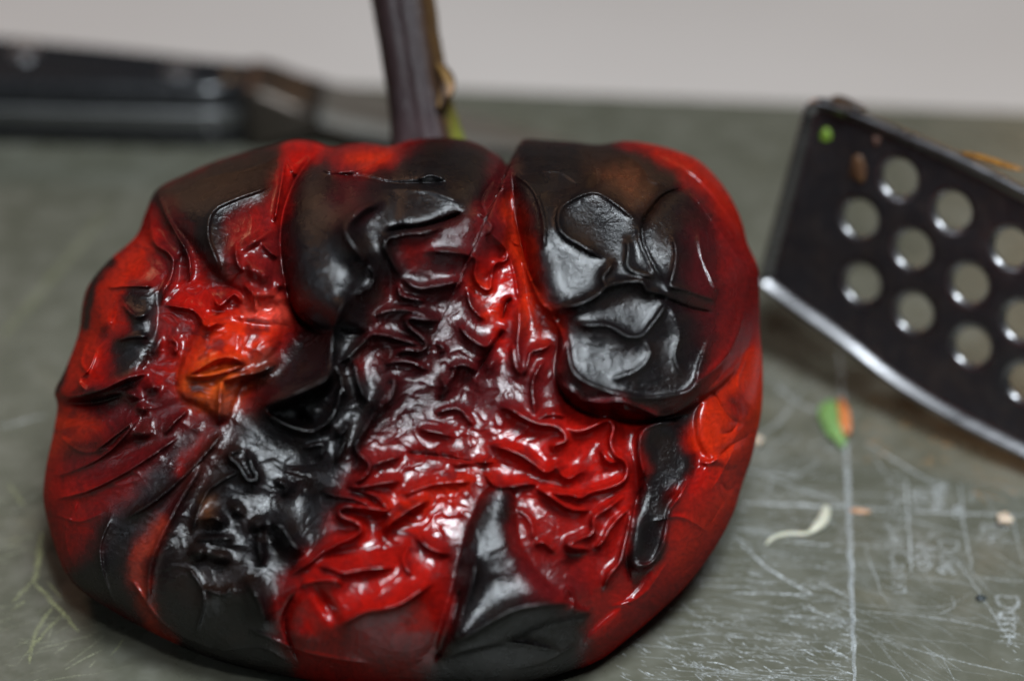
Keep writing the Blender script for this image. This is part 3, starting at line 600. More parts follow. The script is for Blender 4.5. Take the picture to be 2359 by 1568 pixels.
paint([(1140, 360), (1178, 400), (1165, 520), (1120, 480), (1130, 420)], MAR, 12, 0.75)
paint([(770, 430), (830, 420), (840, 480), (780, 500)], MAR, 22, 0.45); paint([(930, 555), (990, 550), (990, 600), (940, 610)], DRD, 10, 0.8)
paint([(1160, 470), (1190, 470), (1225, 580), (1250, 690), (1285, 730), (1270, 790), (1210, 770), (1195, 640), (1170, 560)], ORG, 9, 0.9, 0.0)
paint([(1085, 620), (1170, 590), (1190, 690), (1165, 830), (1130, 760), (1100, 700)], RED, 12, 0.95, 0.0); paint([(1090, 640), (1130, 660), (1150, 740), (1120, 730)], ORG, 9, 0.7, 0)
paint([(1200, 740), (1275, 740), (1285, 850), (1210, 830)], DRD, 16, 0.7); paint([(650, 330), (720, 325), (768, 340), (700, 385), (665, 470), (645, 470)], RED, 8, 1.0, 0.0)
paint([(560, 690), (640, 685), (665, 740), (580, 740)], np.array([0.55, 0.05, 0.03]), 8, 0.8, 0.0); stroke([(650, 470), (640, 520)], 12, RED, 6, 0.9, 0)
halo = np.clip(gblur(char, 14) * 1.35, 0, 1) * np.clip(0.55 + 1.1 * fbm(GX / 40, GY / 40, 95, 3), 0, 1) * (1 - char)
colr = colr * (1 - 0.85 * halo[..., None]) + MAR * 0.85 * halo[..., None]; char = np.clip(char + 0.3 * halo, 0, 1)
# mottling: dark speckled marbling that follows the skin
mt = fbm(qx / 46, qy / 46, 81, 4); mk = np.clip((mt - 0.10) * 3.0, 0, 1) * np.clip(1 - char * 1.2, 0, 1) * np.clip(0.25 + crump, 0, 1)
mk *= np.where(GX > 1560, 0.35, 1.0)
colr = colr * (1 - 0.75 * mk[..., None]) + MAR * 0.75 * mk[..., None]; char = np.clip(char + 0.3 * mk, 0, 1)
gr = fbm(qx / 9, qy / 9, 85, 3); colr *= np.clip(1 + 0.45 * gr, 0.45, 1.6)[..., None]
bw = np.clip(fbm(GX / 60, GY / 60, 87, 3) * 2.2, 0, 1) * char; colr = colr * (1 - 0.4 * bw[..., None]) + BRN * 0.4 * bw[..., None]

# ---------------- build the closed body
OUT = [(100, 1150), (105, 1080), (122, 1000), (132, 935), (126, 900), (150, 850), (180, 770), (190, 700), (205, 655), (250, 600), (312, 545), (335, 490), (362, 436), (430, 400), (500, 370), (560, 352), (620, 338), (680, 324), (722, 327), (762, 340), (800, 333), (850, 331), (897, 338), (940, 324), (1000, 317), (1060, 320), (1110, 335), (1150, 360), (1173, 384), (1186, 350), (1205, 322), (1260, 323), (1320, 327), (1380, 333), (1440, 325), (1500, 332), (1560, 348), (1612, 372), (1660, 420), (1692, 470), (1712, 520), (1722, 560), (1745, 612), (1749, 660), (1751, 760), (1757, 850), (1755, 940), (1742, 1010), (1730, 1060), (1712, 1110), (1690, 1180), (1660, 1240), (1620, 1300), (1570, 1360), (1500, 1425), (1440, 1475), (1380, 1520), (1300, 1552), (1200, 1578), (1080, 1590), (900, 1586), (740, 1572), (600, 1545), (500, 1520), (400, 1480), (320, 1440), (250, 1400), (190, 1362), (160, 1332), (138, 1290), (115, 1220)]
Pd = catmull(OUT, 3, closed=True)
ang = np.arctan2(Pd[:, 1] - PCY, Pd[:, 0] - PCX); rad = np.hypot(Pd[:, 0] - PCX, Pd[:, 1] - PCY)
o_ = np.argsort(ang); ang = np.concatenate([ang[o_] - 2 * np.pi, ang[o_], ang[o_] + 2 * np.pi]); rad = np.tile(rad[o_], 3)

NG = 620
lin = np.linspace(-1, 1, NG); A_, B_ = np.meshgrid(lin, lin)
rm = np.maximum(np.abs(A_), np.abs(B_)); th = np.arctan2(B_, A_)
rho = 1 - (1 - rm)**1.3; rr = np.interp(th, ang, rad)
px = PCX + rho * rr * np.cos(th); py = PCY + rho * rr * np.sin(th)

def samp(M, x, y):
    u = np.clip((x - X0) / ST, 0, len(XS) - 1.001); v = np.clip((y - Y0) / ST, 0, len(YS) - 1.001)
    i = u.astype(int); j = v.astype(int); fu = u - i; fv = v - j
    if M.ndim == 3: fu = fu[..., None]; fv = fv[..., None]
    return (M[j, i] * (1 - fu) + M[j, i + 1] * fu) * (1 - fv) + (M[j + 1, i] * (1 - fu) + M[j + 1, i + 1] * fu) * fv

TF, TB, SHEAR = 0.029, 0.030, 0.42
MPX = S0 / FPX
def lean(y):
    v = (PCY - y) * MPX
    q = np.minimum(v, 0)
    return -0.06 * v - 4.0 * np.maximum(v, 0)**2 + SHEAR * (-q - 0.012 * (1 - np.exp(q / 0.012)))
hv = samp(H, px, py) / 1000 * (1 - rho**16)
tt = lean(py) + TF * np.clip(1 - rho**3.2, 0, 1)**0.5 + hv
pos = KAM + (S0 - tt)[..., None] * ray(px, py)
pos[..., 2] = np.maximum(pos[..., 2], 0.0004)
verts = pos.reshape(-1, 3)
cv = samp(colr, px, py).reshape(-1, 3); chv = samp(char, px, py).reshape(-1)
idx = np.arange(NG * NG).reshape(NG, NG)
quads = np.stack([idx[:-1, :-1], idx[1:, :-1], idx[1:, 1:], idx[:-1, 1:]], -1).reshape(-1, 4)
# back half: rings from the rim inwards, flattened where it rests on the board
rim = np.concatenate([idx[0, :-1], idx[:-1, -1], idx[-1, :0:-1], idx[:0:-1, 0]])
rth = th.reshape(-1)[rim]; rrad = rr.reshape(-1)[rim]
NR = 46; nb = len(rim); prev = rim; base = len(verts); av, ac, ak, aq = [], [], [], []
for k in range(1, NR + 1):
    q = math.cos(k / NR * math.pi / 2)
    q = max(q, 0.002)
    x = PCX + q * rrad * np.cos(rth); y = PCY + q * rrad * np.sin(rth)
    t = lean(y) - TB * np.clip(1 - q**2.3, 0, 1)**0.5 * (1 + 0.10 * np.cos(rth * 4 + 0.6) * q) - 0.0012 * fbm(x / 90, y / 90, 91, 3)
    p = KAM + (S0 - t)[:, None] * ray(x, y); p[:, 2] = np.maximum(p[:, 2], 0.0002 + 0.0 * p[:, 2])
    cur = base + (k - 1) * nb + np.arange(nb)
    av.append(p); m = (q**3)
    ac.append(cv[rim] * m + RED * (1 - m)); ak.append(chv[rim] * m)
    aq.append(np.stack([prev, np.roll(prev, -1), np.roll(cur, -1), cur], -1)); prev = cur
verts = np.vstack([verts] + av); cv = np.vstack([cv] + ac); chv = np.concatenate([chv] + ak)
quads = np.vstack([quads[:, ::-1]] + aq)

def np_mesh(name, V, Q, mat, parent):
    me = bpy.data.meshes.new(name); me.vertices.add(len(V)); me.vertices.foreach_set('co', V.astype(np.float32).ravel())
    me.loops.add(Q.size); me.loops.foreach_set('vertex_index', Q.astype(np.int32).ravel())
    me.polygons.add(len(Q)); me.polygons.foreach_set('loop_start', np.arange(0, Q.size, 4, dtype=np.int32))
    me.polygons.foreach_set('use_smooth', np.ones(len(Q), bool)); me.update(calc_edges=True); me.validate()
    me.materials.append(mat); o = bpy.data.objects.new(name, me); COL.objects.link(o); o.parent = parent; return o

def m_skin():
    n = N('roasted_skin')
    c = n.attr('skin').outputs['Color']; ch = n.attr('char').outputs['Fac']
    f1 = n.noise(900, 4, 0.65); f2 = n.noise(5200, 2, 0.6); f3 = n.noise(260, 4, 0.6)
    c = n.mix(n.maprange(f1, 0.35, 0.7, 0.0, 0.35), c, n.mix(0.6, c, (0.01, 0.003, 0.003)))
    r = n.math('ADD', n.maprange(f3, 0.3, 0.7, -0.05, 0.06), n.maprange(ch, 0, 1, 0.22, 0.275))
    n.set(Base_Color=c, Roughness=0.6, Specular_IOR_Level=0.0,
          Subsurface_Weight=n.maprange(ch, 0, 0.6, 0.18, 0.0), Subsurface_Radius=(1.0, 0.12, 0.05), Subsurface_Scale=0.0022)
    b0 = n.bump(f1, 0.16, 0.0005); n.link(n.maprange(ch, 0.1, 0.9, 0.13, 0.30), b0.node.inputs['Strength']); b = n.bump(f2, 0.5, 0.00020, b0); n.link(n.maprange(ch, 0.1, 0.8, 0.16, 0.5), b.node.inputs['Strength'])
    n.set(Normal=b)
    # waxy skin: a broad sheen plus a thin oily film
    out = n.n['Material Output']; g1 = n.new('ShaderNodeBsdfGlossy'); g2 = n.new('ShaderNodeBsdfGlossy')
    g1.inputs['Color'].default_value = (1, 1, 1, 1); n.link(r, g1.inputs['Roughness']); n.link(b, g1.inputs['Normal'])
    g2.inputs['Roughness'].default_value = 0.13; n.link(b0, g2.inputs['Normal'])
    m1 = n.new('ShaderNodeMixShader'); n.link(n.maprange(ch, 0, 1, 0.028, 0.062), m1.inputs[0])
    n.link(n.b.outputs[0], m1.inputs[1]); n.link(g1.outputs[0], m1.inputs[2])
    m2 = n.new('ShaderNodeMixShader'); n.link(n.maprange(ch, 0, 1, 0.015, 0.004), m2.inputs[0])
    n.link(m1.outputs[0], m2.inputs[1]); n.link(g2.outputs[0], m2.inputs[2]); n.link(m2.outputs[0], out.inputs['Surface'])
    return n.m

pepper = empty('roasted_pepper', (0, 0, 0))
tag(pepper, 'wrinkled roasted red pepper with blackened blistered skin and an upright stem', 'pepper')
body = np_mesh('blistered_flesh', verts, quads, m_skin(), pepper)
a = body.data.attributes.new('skin', 'FLOAT_COLOR', 'POINT')
a.data.foreach_set('color', np.concatenate([cv, np.ones((len(cv), 1))], 1).astype(np.float32).ravel())
a = body.data.attributes.new('char', 'FLOAT', 'POINT'); a.data.foreach_set('value', chv.astype(np.float32))
bm_ = bmesh.new(); bm_.from_mesh(body.data); bmesh.ops.recalc_face_normals(bm_, faces=bm_.faces); bm_.to_mesh(body.data); bm_.free()

# stem -----------------------------------------------------------------
def m_stem():
    n = N('scorched_stem'); c = n.attr('skin').outputs['Color']
    g = n.noise(420, 4, 0.65, stretch=(1, 1, 0.18)); f = n.noise(1800, 3, 0.6)
    c = n.mix(n.maprange(g, 0.35, 0.7, 0, 0.6), c, n.mix(0.75, c, (0.008, 0.004, 0.005)))
    c = n.mix(n.maprange(f, 0.58, 0.74, 0, 0.2), c, (0.08, 0.065, 0.065))
    n.set(Base_Color=c, Specular_IOR_Level=0.18, Roughness=n.maprange(f, 0.3, 0.7, 0.40, 0.6)); n.set(Normal=n.bump(n.math('ADD', g, n.math('MULTIPLY', f, 0.4)), 0.5, 0.0006)); return n.m
mst = m_stem()
def stem_tube(name, path, radii, parent, colf, nseg=56, depth0=-0.024, depth1=-0.030, ribs=True):
    C = catmull(path, 6); n = len(C); u = np.linspace(0, 1, n); rad_ = np.interp(u, np.linspace(0, 1, len(radii)), radii)
    V, colv = [], []
    for i in range(n):
        t = depth0 * (1 - u[i]) + depth1 * u[i]
        c = KAM + (S0 - t) * ray(C[i][0], C[i][1])
        T = C[min(n - 1, i + 1)] - C[max(0, i - 1)]; T /= np.linalg.norm(T)
        side = RV * (-T[1]) + UV * (-T[0]) ; side /= np.linalg.norm(side); fwd = -DV
        for k in range(nseg):
            a_ = 2 * math.pi * k / nseg
            rr_ = rad_[i] * MPX * (S0 - t) / S0 * (1 + (0.055 * math.cos(5 * a_ + 0.4 + u[i]) + 0.022 * math.cos(11 * a_ + 3 * u[i]) + 0.02 * math.sin(17 * a_)) * (1 if ribs else 0.4)
                                   + 0.03 * float(fbm(np.array([k / 5.0]), np.array([u[i] * 9]), 5, 2)[0]))
            V.append(c + side * rr_ * math.cos(a_) + fwd * rr_ * math.sin(a_) * 0.95); colv.append(colf(u[i], math.cos(a_), math.sin(a_)))
    F = [(i * nseg + k, i * nseg + (k + 1) % nseg, (i + 1) * nseg + (k + 1) % nseg, (i + 1) * nseg + k) for i in range(n - 1) for k in range(nseg)]
    F.append(tuple(range(nseg))[::-1]); F.append(tuple((n - 1) * nseg + k for k in range(nseg)))
    o = add_mesh(name, V, F, mst, parent)
    at = o.data.attributes.new('skin', 'FLOAT_COLOR', 'POINT'); at.data.foreach_set('color', [x for c in colv for x in (*c, 1.0)])
    return o
def lerp(a, b, t): t = max(0, min(1, t)); return tuple(x + (y - x) * t for x, y in zip(a, b))
def stem_col(u, cs, sn):
    c = (0.018, 0.0085, 0.0085)
    c = lerp(c, (0.040, 0.022, 0.024), (0.42 - u) * 3.0)         # paler and mauve low down
    c = lerp(c, (0.075, 0.038, 0.011), (cs - 0.35) * 1.6)          # brown flank
    c = lerp(c, (0.20, 0.22, 0.03), max(0, (cs - 0.62) * 3) * max(0, (0.34 - u) * 5))   # green streak
    c = lerp(c, (0.30, 0.17, 0.03), max(0, (-cs - 0.55) * 3) * max(0, (0.16 - u) * 9))
    c = lerp(c, (0.06, 0.03, 0.012), (-cs - 0.85) * 6)
    return c
# cos(a)=+1 is the right flank of the stem in its own frame
stem = stem_tube('stem', [(992, 430), (985, 345), (972, 270), (957, 185), (943, 100), (930, 20), (918, -60), (908, -130)], [98, 86, 74, 69, 69, 70, 71, 71], pepper, stem_col)
stem['label'] = 'scorched brown ribbed stem with a green streak'
def knob_col(u, cs, sn): return lerp((0.20, 0.11, 0.03), (0.04, 0.018, 0.008), 0.5 + 0.8 * math.sin(7 * u + 3 * cs))
stem_tube('stem_node', [(1012, 250), (1022, 225), (1030, 200), (1028, 176), (1018, 156), (1008, 140)], [7, 14, 18, 18, 12, 5], stem, knob_col, 22, -0.0205, -0.0225)
stem_tube('stem_scar', [(1030, 222), (1038, 208), (1043, 192)], [5, 8, 4], stem, lambda u, c, s: (0.26, 0.15, 0.08), 14, -0.0175, -0.0185, False)
def cal_col(u, cs, sn): return lerp((0.36, 0.20, 0.03), (0.16, 0.07, 0.02), u)
stem_tube('calyx', [(985, 470), (985, 400), (986, 340), (984, 312), (981, 290)], [122, 114, 92, 82, 72], pepper, cal_col, 40, -0.027, -0.026)

# ------------------------------------------------------------------ knife
def m_handle():
    n = N('black_riveted_resin'); f = n.noise(500, 3)
    n.set(Base_Color=(0.010, 0.010, 0.011), Roughness=n.maprange(f, 0.3, 0.7, 0.22, 0.34)); return n.m
def m_steel(name='brushed_steel', col=(0.55, 0.54, 0.53), r=(0.22, 0.36)):
    n = N(name); f = n.noise(400, 3, 0.6, stretch=(0.06, 1, 1)); g = n.noise(60, 3)
    n.set(Base_Color=n.mix(n.maprange(g, 0.4, 0.7, 0, 0.3), col, tuple(c * 0.6 for c in col)), Metallic=1.0, Roughness=n.maprange(f, 0.3, 0.7, *r)); return n.m
ms = m_steel(); mh = m_handle()
kA = on_plane(0, 362 * k9)[:2]; kB = on_plane(600 * k9, 375 * k9)[:2]
kd = (kB - kA) / np.linalg.norm(kB - kA); kang = math.atan2(kd[1], kd[0])
knife = empty('kitchen_knife', (kB[0], kB[1], 0), kang)
tag(knife, 'black handled kitchen knife with steel rivets lying at the back of the board', 'knife')
def loft(name, sections, mat, parent, nz=None, bev=0.0016):
    """sections: (x, y_front, y_back, z0, z1) rounded rectangles lofted along x"""
    bm = bmesh.new(); rings = []
    for (x, y0, y1, z0, z1) in sections:
        r = min(bev, (z1 - z0) * 0.45, (y1 - y0) * 0.45); ring = []
        for cy, cz, a0 in ((y1 - r, z1 - r, 0), (y0 + r, z1 - r, 90), (y0 + r, z0 + r, 180), (y1 - r, z0 + r, 270)):
            for k in range(5):
                a = math.radians(a0 + k * 22.5); ring.append(bm.verts.new((x, cy + r * math.cos(a), cz + r * math.sin(a))))
        rings.append(ring)
    n = len(rings[0])
    for a, b in zip(rings, rings[1:]):
        for i in range(n): bm.faces.new((a[i], a[(i + 1) % n], b[(i + 1) % n], b[i]))
    bm.faces.new(rings[0]); bm.faces.new(rings[-1][::-1])
    return bm_obj(name, bm, mat, parent)
HX = [(-0.112, 0.001, 0.030), (-0.105, -0.001, 0.031), (-0.085, 0.001, 0.0275), (-0.06, 0.0005, 0.024), (-0.03, 0.0, 0.019), (-0.008, 0.0, 0.0145), (0.0, 0.001, 0.0135)]
zz = ((0.0005, 0.0050), (0.0050, 0.0084), (0.0084, 0.0135))
loft('handle_scale', [(x, a + 0.0006, b - 0.0006, zz[0][0], zz[0][1]) for x, a, b in HX], mh, knife, bev=0.003)
loft('tang', [(x, a, b, zz[1][0] + 0.00005, zz[1][1] - 0.00005) for x, a, b in HX], m_steel('dull_tang', (0.24, 0.24, 0.24), (0.35, 0.5)), knife, bev=0.0004)
top_scale = loft('handle_scale', [(x, a + 0.0006, b - 0.0006, zz[2][0], zz[2][1]) for x, a, b in HX], mh, knife, bev=0.0028)
Mi = Matrix.Rotation(-kang, 3, 'Z')
for rx, ry in ((60, 125), (435, 172), (-380, 75)):
    p = on_plane(rx * k9, ry * k9, 0.0137); q = Mi @ Vector((p[0] - kB[0], p[1] - kB[1], 0))
    bm = bmesh.new(); bmesh.ops.create_cone(bm, cap_ends=True, segments=28, radius1=0.0030, radius2=0.0027, depth=0.0010)
    o = bm_obj('rivet', bm, simple('rivet_steel', (0.62, 0.62, 0.63), 0.34, 1.0), knife, smooth=False); o.location = (q.x, q.y, 0.0137)
mbo = m_steel('bolster_steel', (0.12, 0.10, 0.085), (0.42, 0.55))
loft('bolster', [(0.0002, 0.0005, 0.0138, 0.0006, 0.0134), (0.004, 0.0, 0.014, 0.001, 0.0128), (0.009, 0.0, 0.0145, 0.0030, 0.0105), (0.014, 0.0, 0.0150, 0.0046, 0.0088)], mbo, knife, bev=0.0015)
bl = []
bmb = bmesh.new(); rings = []
for x, yf, yb, th_ in ((0.0141, 0.0, 0.0150, 0.0026), (0.02, -0.002, 0.0140, 0.0024), (0.032, -0.0035, 0.0115, 0.0021), (0.045, -0.0030, 0.0085, 0.0017), (0.056, -0.001, 0.0052, 0.0012), (0.063, 0.0010, 0.0025, 0.0006)):
    zc_ = 0.0067 - 0.11 * (x - 0.014)
    rings.append([bmb.verts.new((x, yb, zc_ + th_ / 2)), bmb.verts.new((x, yf + 0.003, zc_ + th_ * 0.42)), bmb.verts.new((x, yf, zc_)), bmb.verts.new((x, yf + 0.003, zc_ - th_ * 0.42)), bmb.verts.new((x, yb, zc_ - th_ / 2))])
for a, b in zip(rings, rings[1:]):
    for i in range(5): bmb.faces.new((a[i], a[(i + 1) % 5], b[(i + 1) % 5], b[i]))
bmb.faces.new(rings[0]); bmb.faces.new(rings[-1][::-1])
bm_obj('blade', bmb, m_steel('blade_steel', (0.32, 0.31, 0.28), (0.50, 0.62)), knife, smooth=False)

# ------------------------------------------------------------------ perforated spatula, propped on its edge
SN_cam = np.array([-0.58, -0.25, 0.775]); SN = RV * SN_cam[0] + UV * SN_cam[1] - DV * SN_cam[2]; SN /= np.linalg.norm(SN)
SP0 = on_plane(2560 * k9, 1172 * k9, 0.0012)
def on_spat(x, y, off=0.0):
    r = ray(np.asarray(x) * k9, np.asarray(y) * k9); t = ((SP0 - KAM) @ SN) / (r @ SN); return KAM + t[..., None] * r + SN * off
spat = empty('spatula', tuple(SP0))
tag(spat, 'dark perforated metal spatula propped at the right of the pepper', 'spatula')
SPI = Vector(SP0)
EX = np.array([1.0, 0, 0]) - SN * SN[0]; EX /= np.linalg.norm(EX); EY = np.cross(SN, EX)
def to_uv(p): d = np.asarray(p) - SP0; return np.stack([d @ EX, d @ EY], -1)
def from_uv(u, off=0.0): u = np.asarray(u); return SP0 + u[..., :1] * EX + u[..., 1:2] * EY + SN * off
out_px = [(1868, 706), (1856, 684), (1860, 655), (1918, 440), (1955, 300), (1964, 262), (1986, 241), (2020, 240), (2070, 256), (2200, 310), (2350, 375), (2500, 452), (2620, 520), (2700, 600), (2735, 700), (2750, 900), (2735, 1080), (2690, 1160), (2600, 1172), (2500, 1118), (2330, 1032), (2180, 940), (2060, 846), (1940, 760)]
hole_px = [(2194, 435), (2325, 516), (2468, 606), (2098, 534), (2228, 609), (2366, 694), (2495, 785), (2104, 692), (2232, 764), (2372, 846), (2505, 935), (2345, 372), (2490, 455), (2610, 700), (2640, 860), (2600, 1010)]
hole_px = [h for h in hole_px if h not in ((2345, 372), (2490, 455))]
def m_spat():
    n = N('blackened_steel'); f = n.noise(260, 4, 0.6); g = n.noise(900, 3, 0.6)
    c = n.mix(n.maprange(f, 0.45, 0.75, 0, 0.6), (0.06, 0.056, 0.060), (0.12, 0.095, 0.080))
    c = n.mix(n.maprange(g, 0.64, 0.78, 0, 0.35), c, (0.16, 0.13, 0.11))
    n.set(Base_Color=c, Metallic=0.85, Roughness=n.maprange(g, 0.3, 0.7, 0.28, 0.42)); n.set(Normal=n.bump(g, 0.08, 0.0003)); return n.m
msp = m_spat()
def spat_blade():
    # plate triangulated around real punched holes (rounded lips); outline has a raised rolled rim
    P = to_uv(on_spat(*np.array(out_px, float).T)); P = catmull(P, 0.0022, closed=True)
    Hc = to_uv(on_spat(*np.array(hole_px, float).T)); hr = 0.0028
    bm = bmesh.new(); edges = []
    cen = P.mean(0)
    def loop(Q, z):
        vs = [bm.verts.new(Vector(from_uv(q, z)) - SPI) for q in Q]; return vs
    def link(vs): return [bm.edges.new((vs[i], vs[(i + 1) % len(vs)])) for i in range(len(vs))]
    def off_poly(Q, d):
        T = np.roll(Q, -1, 0) - np.roll(Q, 1, 0); T /= np.linalg.norm(T, axis=1)[:, None]; nn = np.stack([-T[:, 1], T[:, 0]], 1)
        s = 1 if np.mean(np.sum(nn * (cen - Q), 1)) > 0 else -1
        return Q + nn * d * s
    def bridge(a, b):
        for i in range(len(a)): bm.faces.new((a[i], a[(i + 1) % len(a)], b[(i + 1) % len(b)], b[i]))
    def sheet(z, sgn):
        inner = loop(off_poly(P, 0.0025), z); e = link(inner); hl = []
        for c in Hc:
            q = np.array([[c[0] + (hr + 0.0010) * math.cos(2 * math.pi * k / 40), c[1] + (hr + 0.0010) * math.sin(2 * math.pi * k / 40)] for k in range(40)])
            l = loop(q, z); hl.append(l); e += link(l)
        bmesh.ops.triangle_fill(bm, use_beauty=True, use_dissolve=False, edges=e); return inner, hl
    it, ht = sheet(0.0, 1); ib, hb = sheet(-0.0011, -1); nflat = len(bm.faces)
    # rolled rim: profile of (inset, height)
    prev = it
    for ins, z in ((0.0019, 0.0002), (0.0015, 0.0006), (0.0011, 0.0011), (0.0007, 0.0013), (0.00035, 0.0010), (0.0001, 0.0006), (0.0, 0.0001), (0.0002, -0.0005), (0.0007, -0.0009), (0.0014, -0.0011)):
        cur = loop(off_poly(P, ins), z); bridge(prev, cur); prev = cur
    bridge(prev, ib)
    for c, a, b in zip(Hc, ht, hb):
        prev = a
        for r_, z in ((hr + 0.0006, -0.00008), (hr + 0.0003, -0.00022), (hr + 0.0001, -0.00042), (hr, -0.0007), (hr + 0.0001, -0.0009)):
            cur = loop([(c[0] + r_ * math.cos(2 * math.pi * k / 40), c[1] + r_ * math.sin(2 * math.pi * k / 40)) for k in range(40)], z); bridge(prev, cur); prev = cur
        bridge(prev, b)
    bm.faces.ensure_lookup_table()
    for f in list(bm.faces)[nflat:]: f.material_index = 1
    o = bm_obj('blade', bm, msp, spat); o.data.materials.append(m_steel('worn_bare_edge', (0.26, 0.255, 0.26), (0.24, 0.36)))
    return o
spat_blade()
def tube3(name, pts, rads, mat, parent, org, seg=16, flat=1.0):
    bm = bmesh.new(); C = [Vector(p) for p in pts]; rings = []
    for i, c in enumerate(C):
        T = (C[min(len(C) - 1, i + 1)] - C[max(0, i - 1)]).normalized(); s = T.cross(Vector((0, 0, 1))).normalized(); u = s.cross(T)
        rings.append([bm.verts.new(c - org + s * rads[i] * math.cos(2 * math.pi * k / seg) + u * rads[i] * flat * math.sin(2 * math.pi * k / seg)) for k in range(seg)])
    for a, b in zip(rings, rings[1:]):
        for k in range(seg): bm.faces.new((a[k], a[(k + 1) % seg], b[(k + 1) % seg], b[k]))
    bm.faces.new(rings[0][::-1]); bm.faces.new(rings[-1]); return bm_obj(name, bm, mat, parent)
n0 = Vector(on_spat(2735, 860)); h0 = n0 + Vector((0.045, -0.004, 0.004)); h1 = h0 + Vector((0.105, -0.02, 0)); h1.z = 0.0082
tube3('neck', [n0 - Vector((0.006, -0.003, 0)), n0 + Vector((0.012, -0.004, 0.002)), n0 + Vector((0.030, -0.004, 0.004)), h0 + Vector((0.004, 0, 0))], [0.0036, 0.0034, 0.0034, 0.0036], msp, spat, SPI)
tube3('handle', [h0, h0.lerp(h1, 0.05), h0.lerp(h1, 0.5), h0.lerp(h1, 0.92), h1], [0.006, 0.008, 0.0085, 0.008, 0.004], mh, spat, SPI)

# ------------------------------------------------------------------ scraps of food
def lump(name, loc, rx, ry, rz, mat, seed, sub=3, amp=0.25, rot=0.0, label=None, cat=None, group=None):
    bm = bmesh.new(); bmesh.ops.create_icosphere(bm, subdivisions=sub, radius=1.0); r = random.Random(seed)
    ph = [(r.uniform(1.2, 3.2), r.uniform(0, 6), Vector((r.gauss(0, 1), r.gauss(0, 1), r.gauss(0, 1))).normalized()) for _ in range(6)]
    for v in bm.verts:
        k = 1 + amp * sum(math.sin(f * v.co.dot(d) * 1.6 + p) for f, p, d in ph) / 3
        v.co = Vector((v.co.x * rx * k, v.co.y * ry * k, v.co.z * rz * k))
    mz = min(v.co.z for v in bm.verts)
    for v in bm.verts: v.co.z -= mz
    o = bm_obj(name, bm, mat); o.location = loc; o.rotation_euler = (0, 0, rot); tag(o, label, cat, group); return o
def mot(name, c1, c2, sc_=900, rough=0.45, sss=0.2):
    n = N(name); f = n.noise(sc_, 3, 0.6)
    n.set(Base_Color=n.mix(n.maprange(f, 0.35, 0.65, 0, 1), c1, c2), Roughness=rough, Subsurface_Weight=sss, Subsurface_Scale=0.001, Subsurface_Radius=(1, 0.6, 0.3)); n.set(Normal=n.bump(f, 0.3, 0.0004)); return n.m
# torn scrap of herb with an orange edge
def herb_scrap():
    pts = [(1998, 1000), (2030, 985), (2058, 996), (2062, 1040), (2068, 1070), (2058, 1098), (2040, 1085), (2015, 1060), (2000, 1030)]
    P = on_plane(*(np.array(pts, float) * k9).T)[:, :2]; P = catmull(P, 0.0007, closed=True); c = P.mean(0)
    root = empty('herb_scrap', (c[0], c[1], 0)); tag(root, 'torn green pepper scrap with an orange edge on the board', 'food scrap')
    V, F = [], []; rings = 7; n = len(P)
    for top in (1, 0):
        for k in range(rings):
            s = 1 - k / rings
            for q in P:
                d = (q - c) * s; h = 0.0007 + 0.0013 * (1 - s**2) + 0.00045 * math.sin(d[0] * 2600) * math.cos(d[1] * 1900)
                V.append((d[0], d[1], max(0.0002, h) if top else 0.0001))
        V.append((0, 0, 0.0018 if top else 0.0001))
    st = rings * n + 1
    for t in (0, 1):
        for k in range(rings - 1):
            for i in range(n):
                a = t * st + k * n + i; b = t * st + k * n + (i + 1) % n; F.append((a, b, b + n, a + n) if t == 0 else (a + n, b + n, b, a))
        for i in range(n): F.append((t * st + (rings - 1) * n + i, t * st + (rings - 1) * n + (i + 1) % n, t * st + rings * n))
    for i in range(n): F.append((i, st + i, st + (i + 1) % n, (i + 1) % n))
    add_mesh('leaf', V, F, mot('pale_green_flesh', (0.10, 0.21, 0.05), (0.20, 0.32, 0.11), 700), root)
    e = on_plane(*(np.array([(2050, 1000), (2058, 1030), (2062, 1060), (2066, 1080)], float) * k9).T)
    tube3('orange_edge', [(p[0], p[1], 0.0017) for p in e], [0.0006, 0.0010, 0.0010, 0.0005], mot('orange_rind', (0.45, 0.12, 0.03), (0.55, 0.19, 0.06)), root, Vector((c[0], c[1], 0)))
herb_scrap()
# curled pith thread
th_px = [(1870, 1331), (1884, 1318), (1905, 1309), (1935, 1306), (1966, 1306), (1985, 1298), (2003, 1285), (2014, 1262), (2017, 1240)]
thp = on_plane(*(catmull(np.array(th_px, float) * k9, 6)).T); nth = len(thp); uu = np.linspace(0, 1, nth)
th_r = np.interp(uu, [0, 0.1, 0.35, 0.58, 0.72, 0.9, 1], [0.00012, 0.0003, 0.0004, 0.00032, 0.0009, 0.0008, 0.0005])
thread = tube3('pith_shred', [(p[0], p[1], r * 0.62 + 0.0001) for p, r in zip(thp, th_r)], list(th_r), mot('cream_pith', (0.46, 0.45, 0.36), (0.56, 0.53, 0.41), 600, 0.35, 0.3), None, Vector((0, 0, 0)), 14, 0.6)
tag(thread, 'thin curled cream pith shred lying beside the long board guide line', 'food shred')
def at_px(x, y, z=0.0): p = on_plane(x * k9, y * k9, z); return (p[0], p[1], z)
m_cr = mot('cream_crumb', (0.52, 0.38, 0.27), (0.60, 0.52, 0.42), 900)
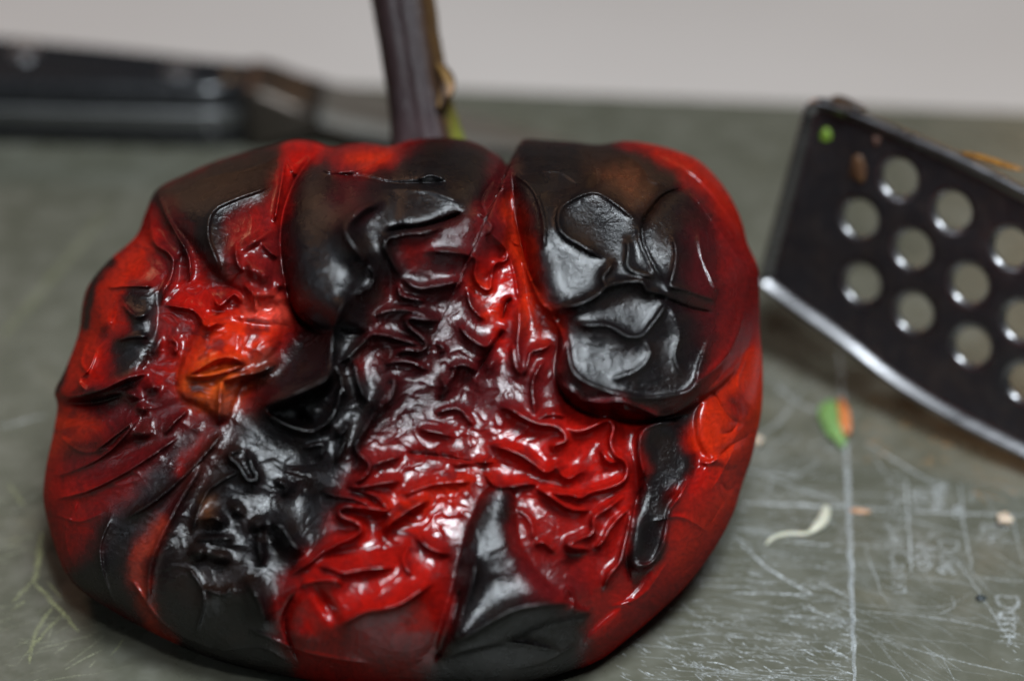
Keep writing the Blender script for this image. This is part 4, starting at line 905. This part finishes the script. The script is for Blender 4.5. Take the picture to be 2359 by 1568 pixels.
lump('food_crumb', at_px(2450, 1276), 0.0012, 0.0014, 0.0007, m_cr, 3, amp=0.35, rot=0.4, label='pale peach coloured crumb on the worn printed part of the board', cat='crumb')
lump('food_crumb', at_px(1845, 1087), 0.0010, 0.0012, 0.0008, m_cr, 8, amp=0.3, label='small whitish crumb touching the right side of the pepper', cat='crumb')
lump('food_crumb', at_px(2395, 1463), 0.0007, 0.0006, 0.0003, mot('dark_speck', (0.02, 0.025, 0.03), (0.04, 0.05, 0.05)), 4, sub=2, label='tiny dark blue grey speck on the board', cat='crumb')
lump('food_crumb', at_px(2100, 1250), 0.0016, 0.0005, 0.0003, mot('peach_film', (0.40, 0.20, 0.10), (0.5, 0.3, 0.18)), 5, sub=2, amp=0.4, rot=-0.1, label='flat orange smear of food on the crossing guide lines', cat='crumb')
# bits stuck to the spatula (each lies on its face)
def stuck(name, x, y, a, b, c, mat, seed, label):
    o = lump(name, (0, 0, 0), a, b, c, mat, seed, 3, 0.4); p = on_spat(x, y, -0.0002); o.location = p
    o.rotation_euler = Vector(SN).to_track_quat('Z', 'Y').to_euler(); tag(o, label, 'food scrap')
stuck('herb_fleck', 2015, 331, 0.0008, 0.0010, 0.0003, mot('bright_herb', (0.09, 0.17, 0.012), (0.17, 0.26, 0.03)), 21, 'bright green herb fleck stuck near the rolled rim of the spatula')
stuck('skin_flake', 2098, 412, 0.0014, 0.0020, 0.0004, mot('brown_flake', (0.040, 0.016, 0.008), (0.08, 0.035, 0.012)), 22, 'translucent brown skin flake stuck beside a spatula hole')
stuck('burnt_crumb', 2080, 252, 0.0026, 0.0008, 0.0012, mot('burnt', (0.012, 0.008, 0.006), (0.05, 0.025, 0.012)), 23, 'black burnt crust on the upper corner edge of the spatula')
stuck('oil_residue', 2420, 392, 0.0042, 0.0005, 0.0006, mot('amber_residue', (0.30, 0.13, 0.015), (0.12, 0.05, 0.01), 900, 0.2), 24, 'amber baked residue along the top edge of the spatula')
stuck('skin_flake', 2142, 341, 0.0006, 0.0006, 0.0003, mot('pink_flake', (0.10, 0.045, 0.03), (0.06, 0.03, 0.02)), 25, 'tiny pinkish flake on the upper part of the spatula face')
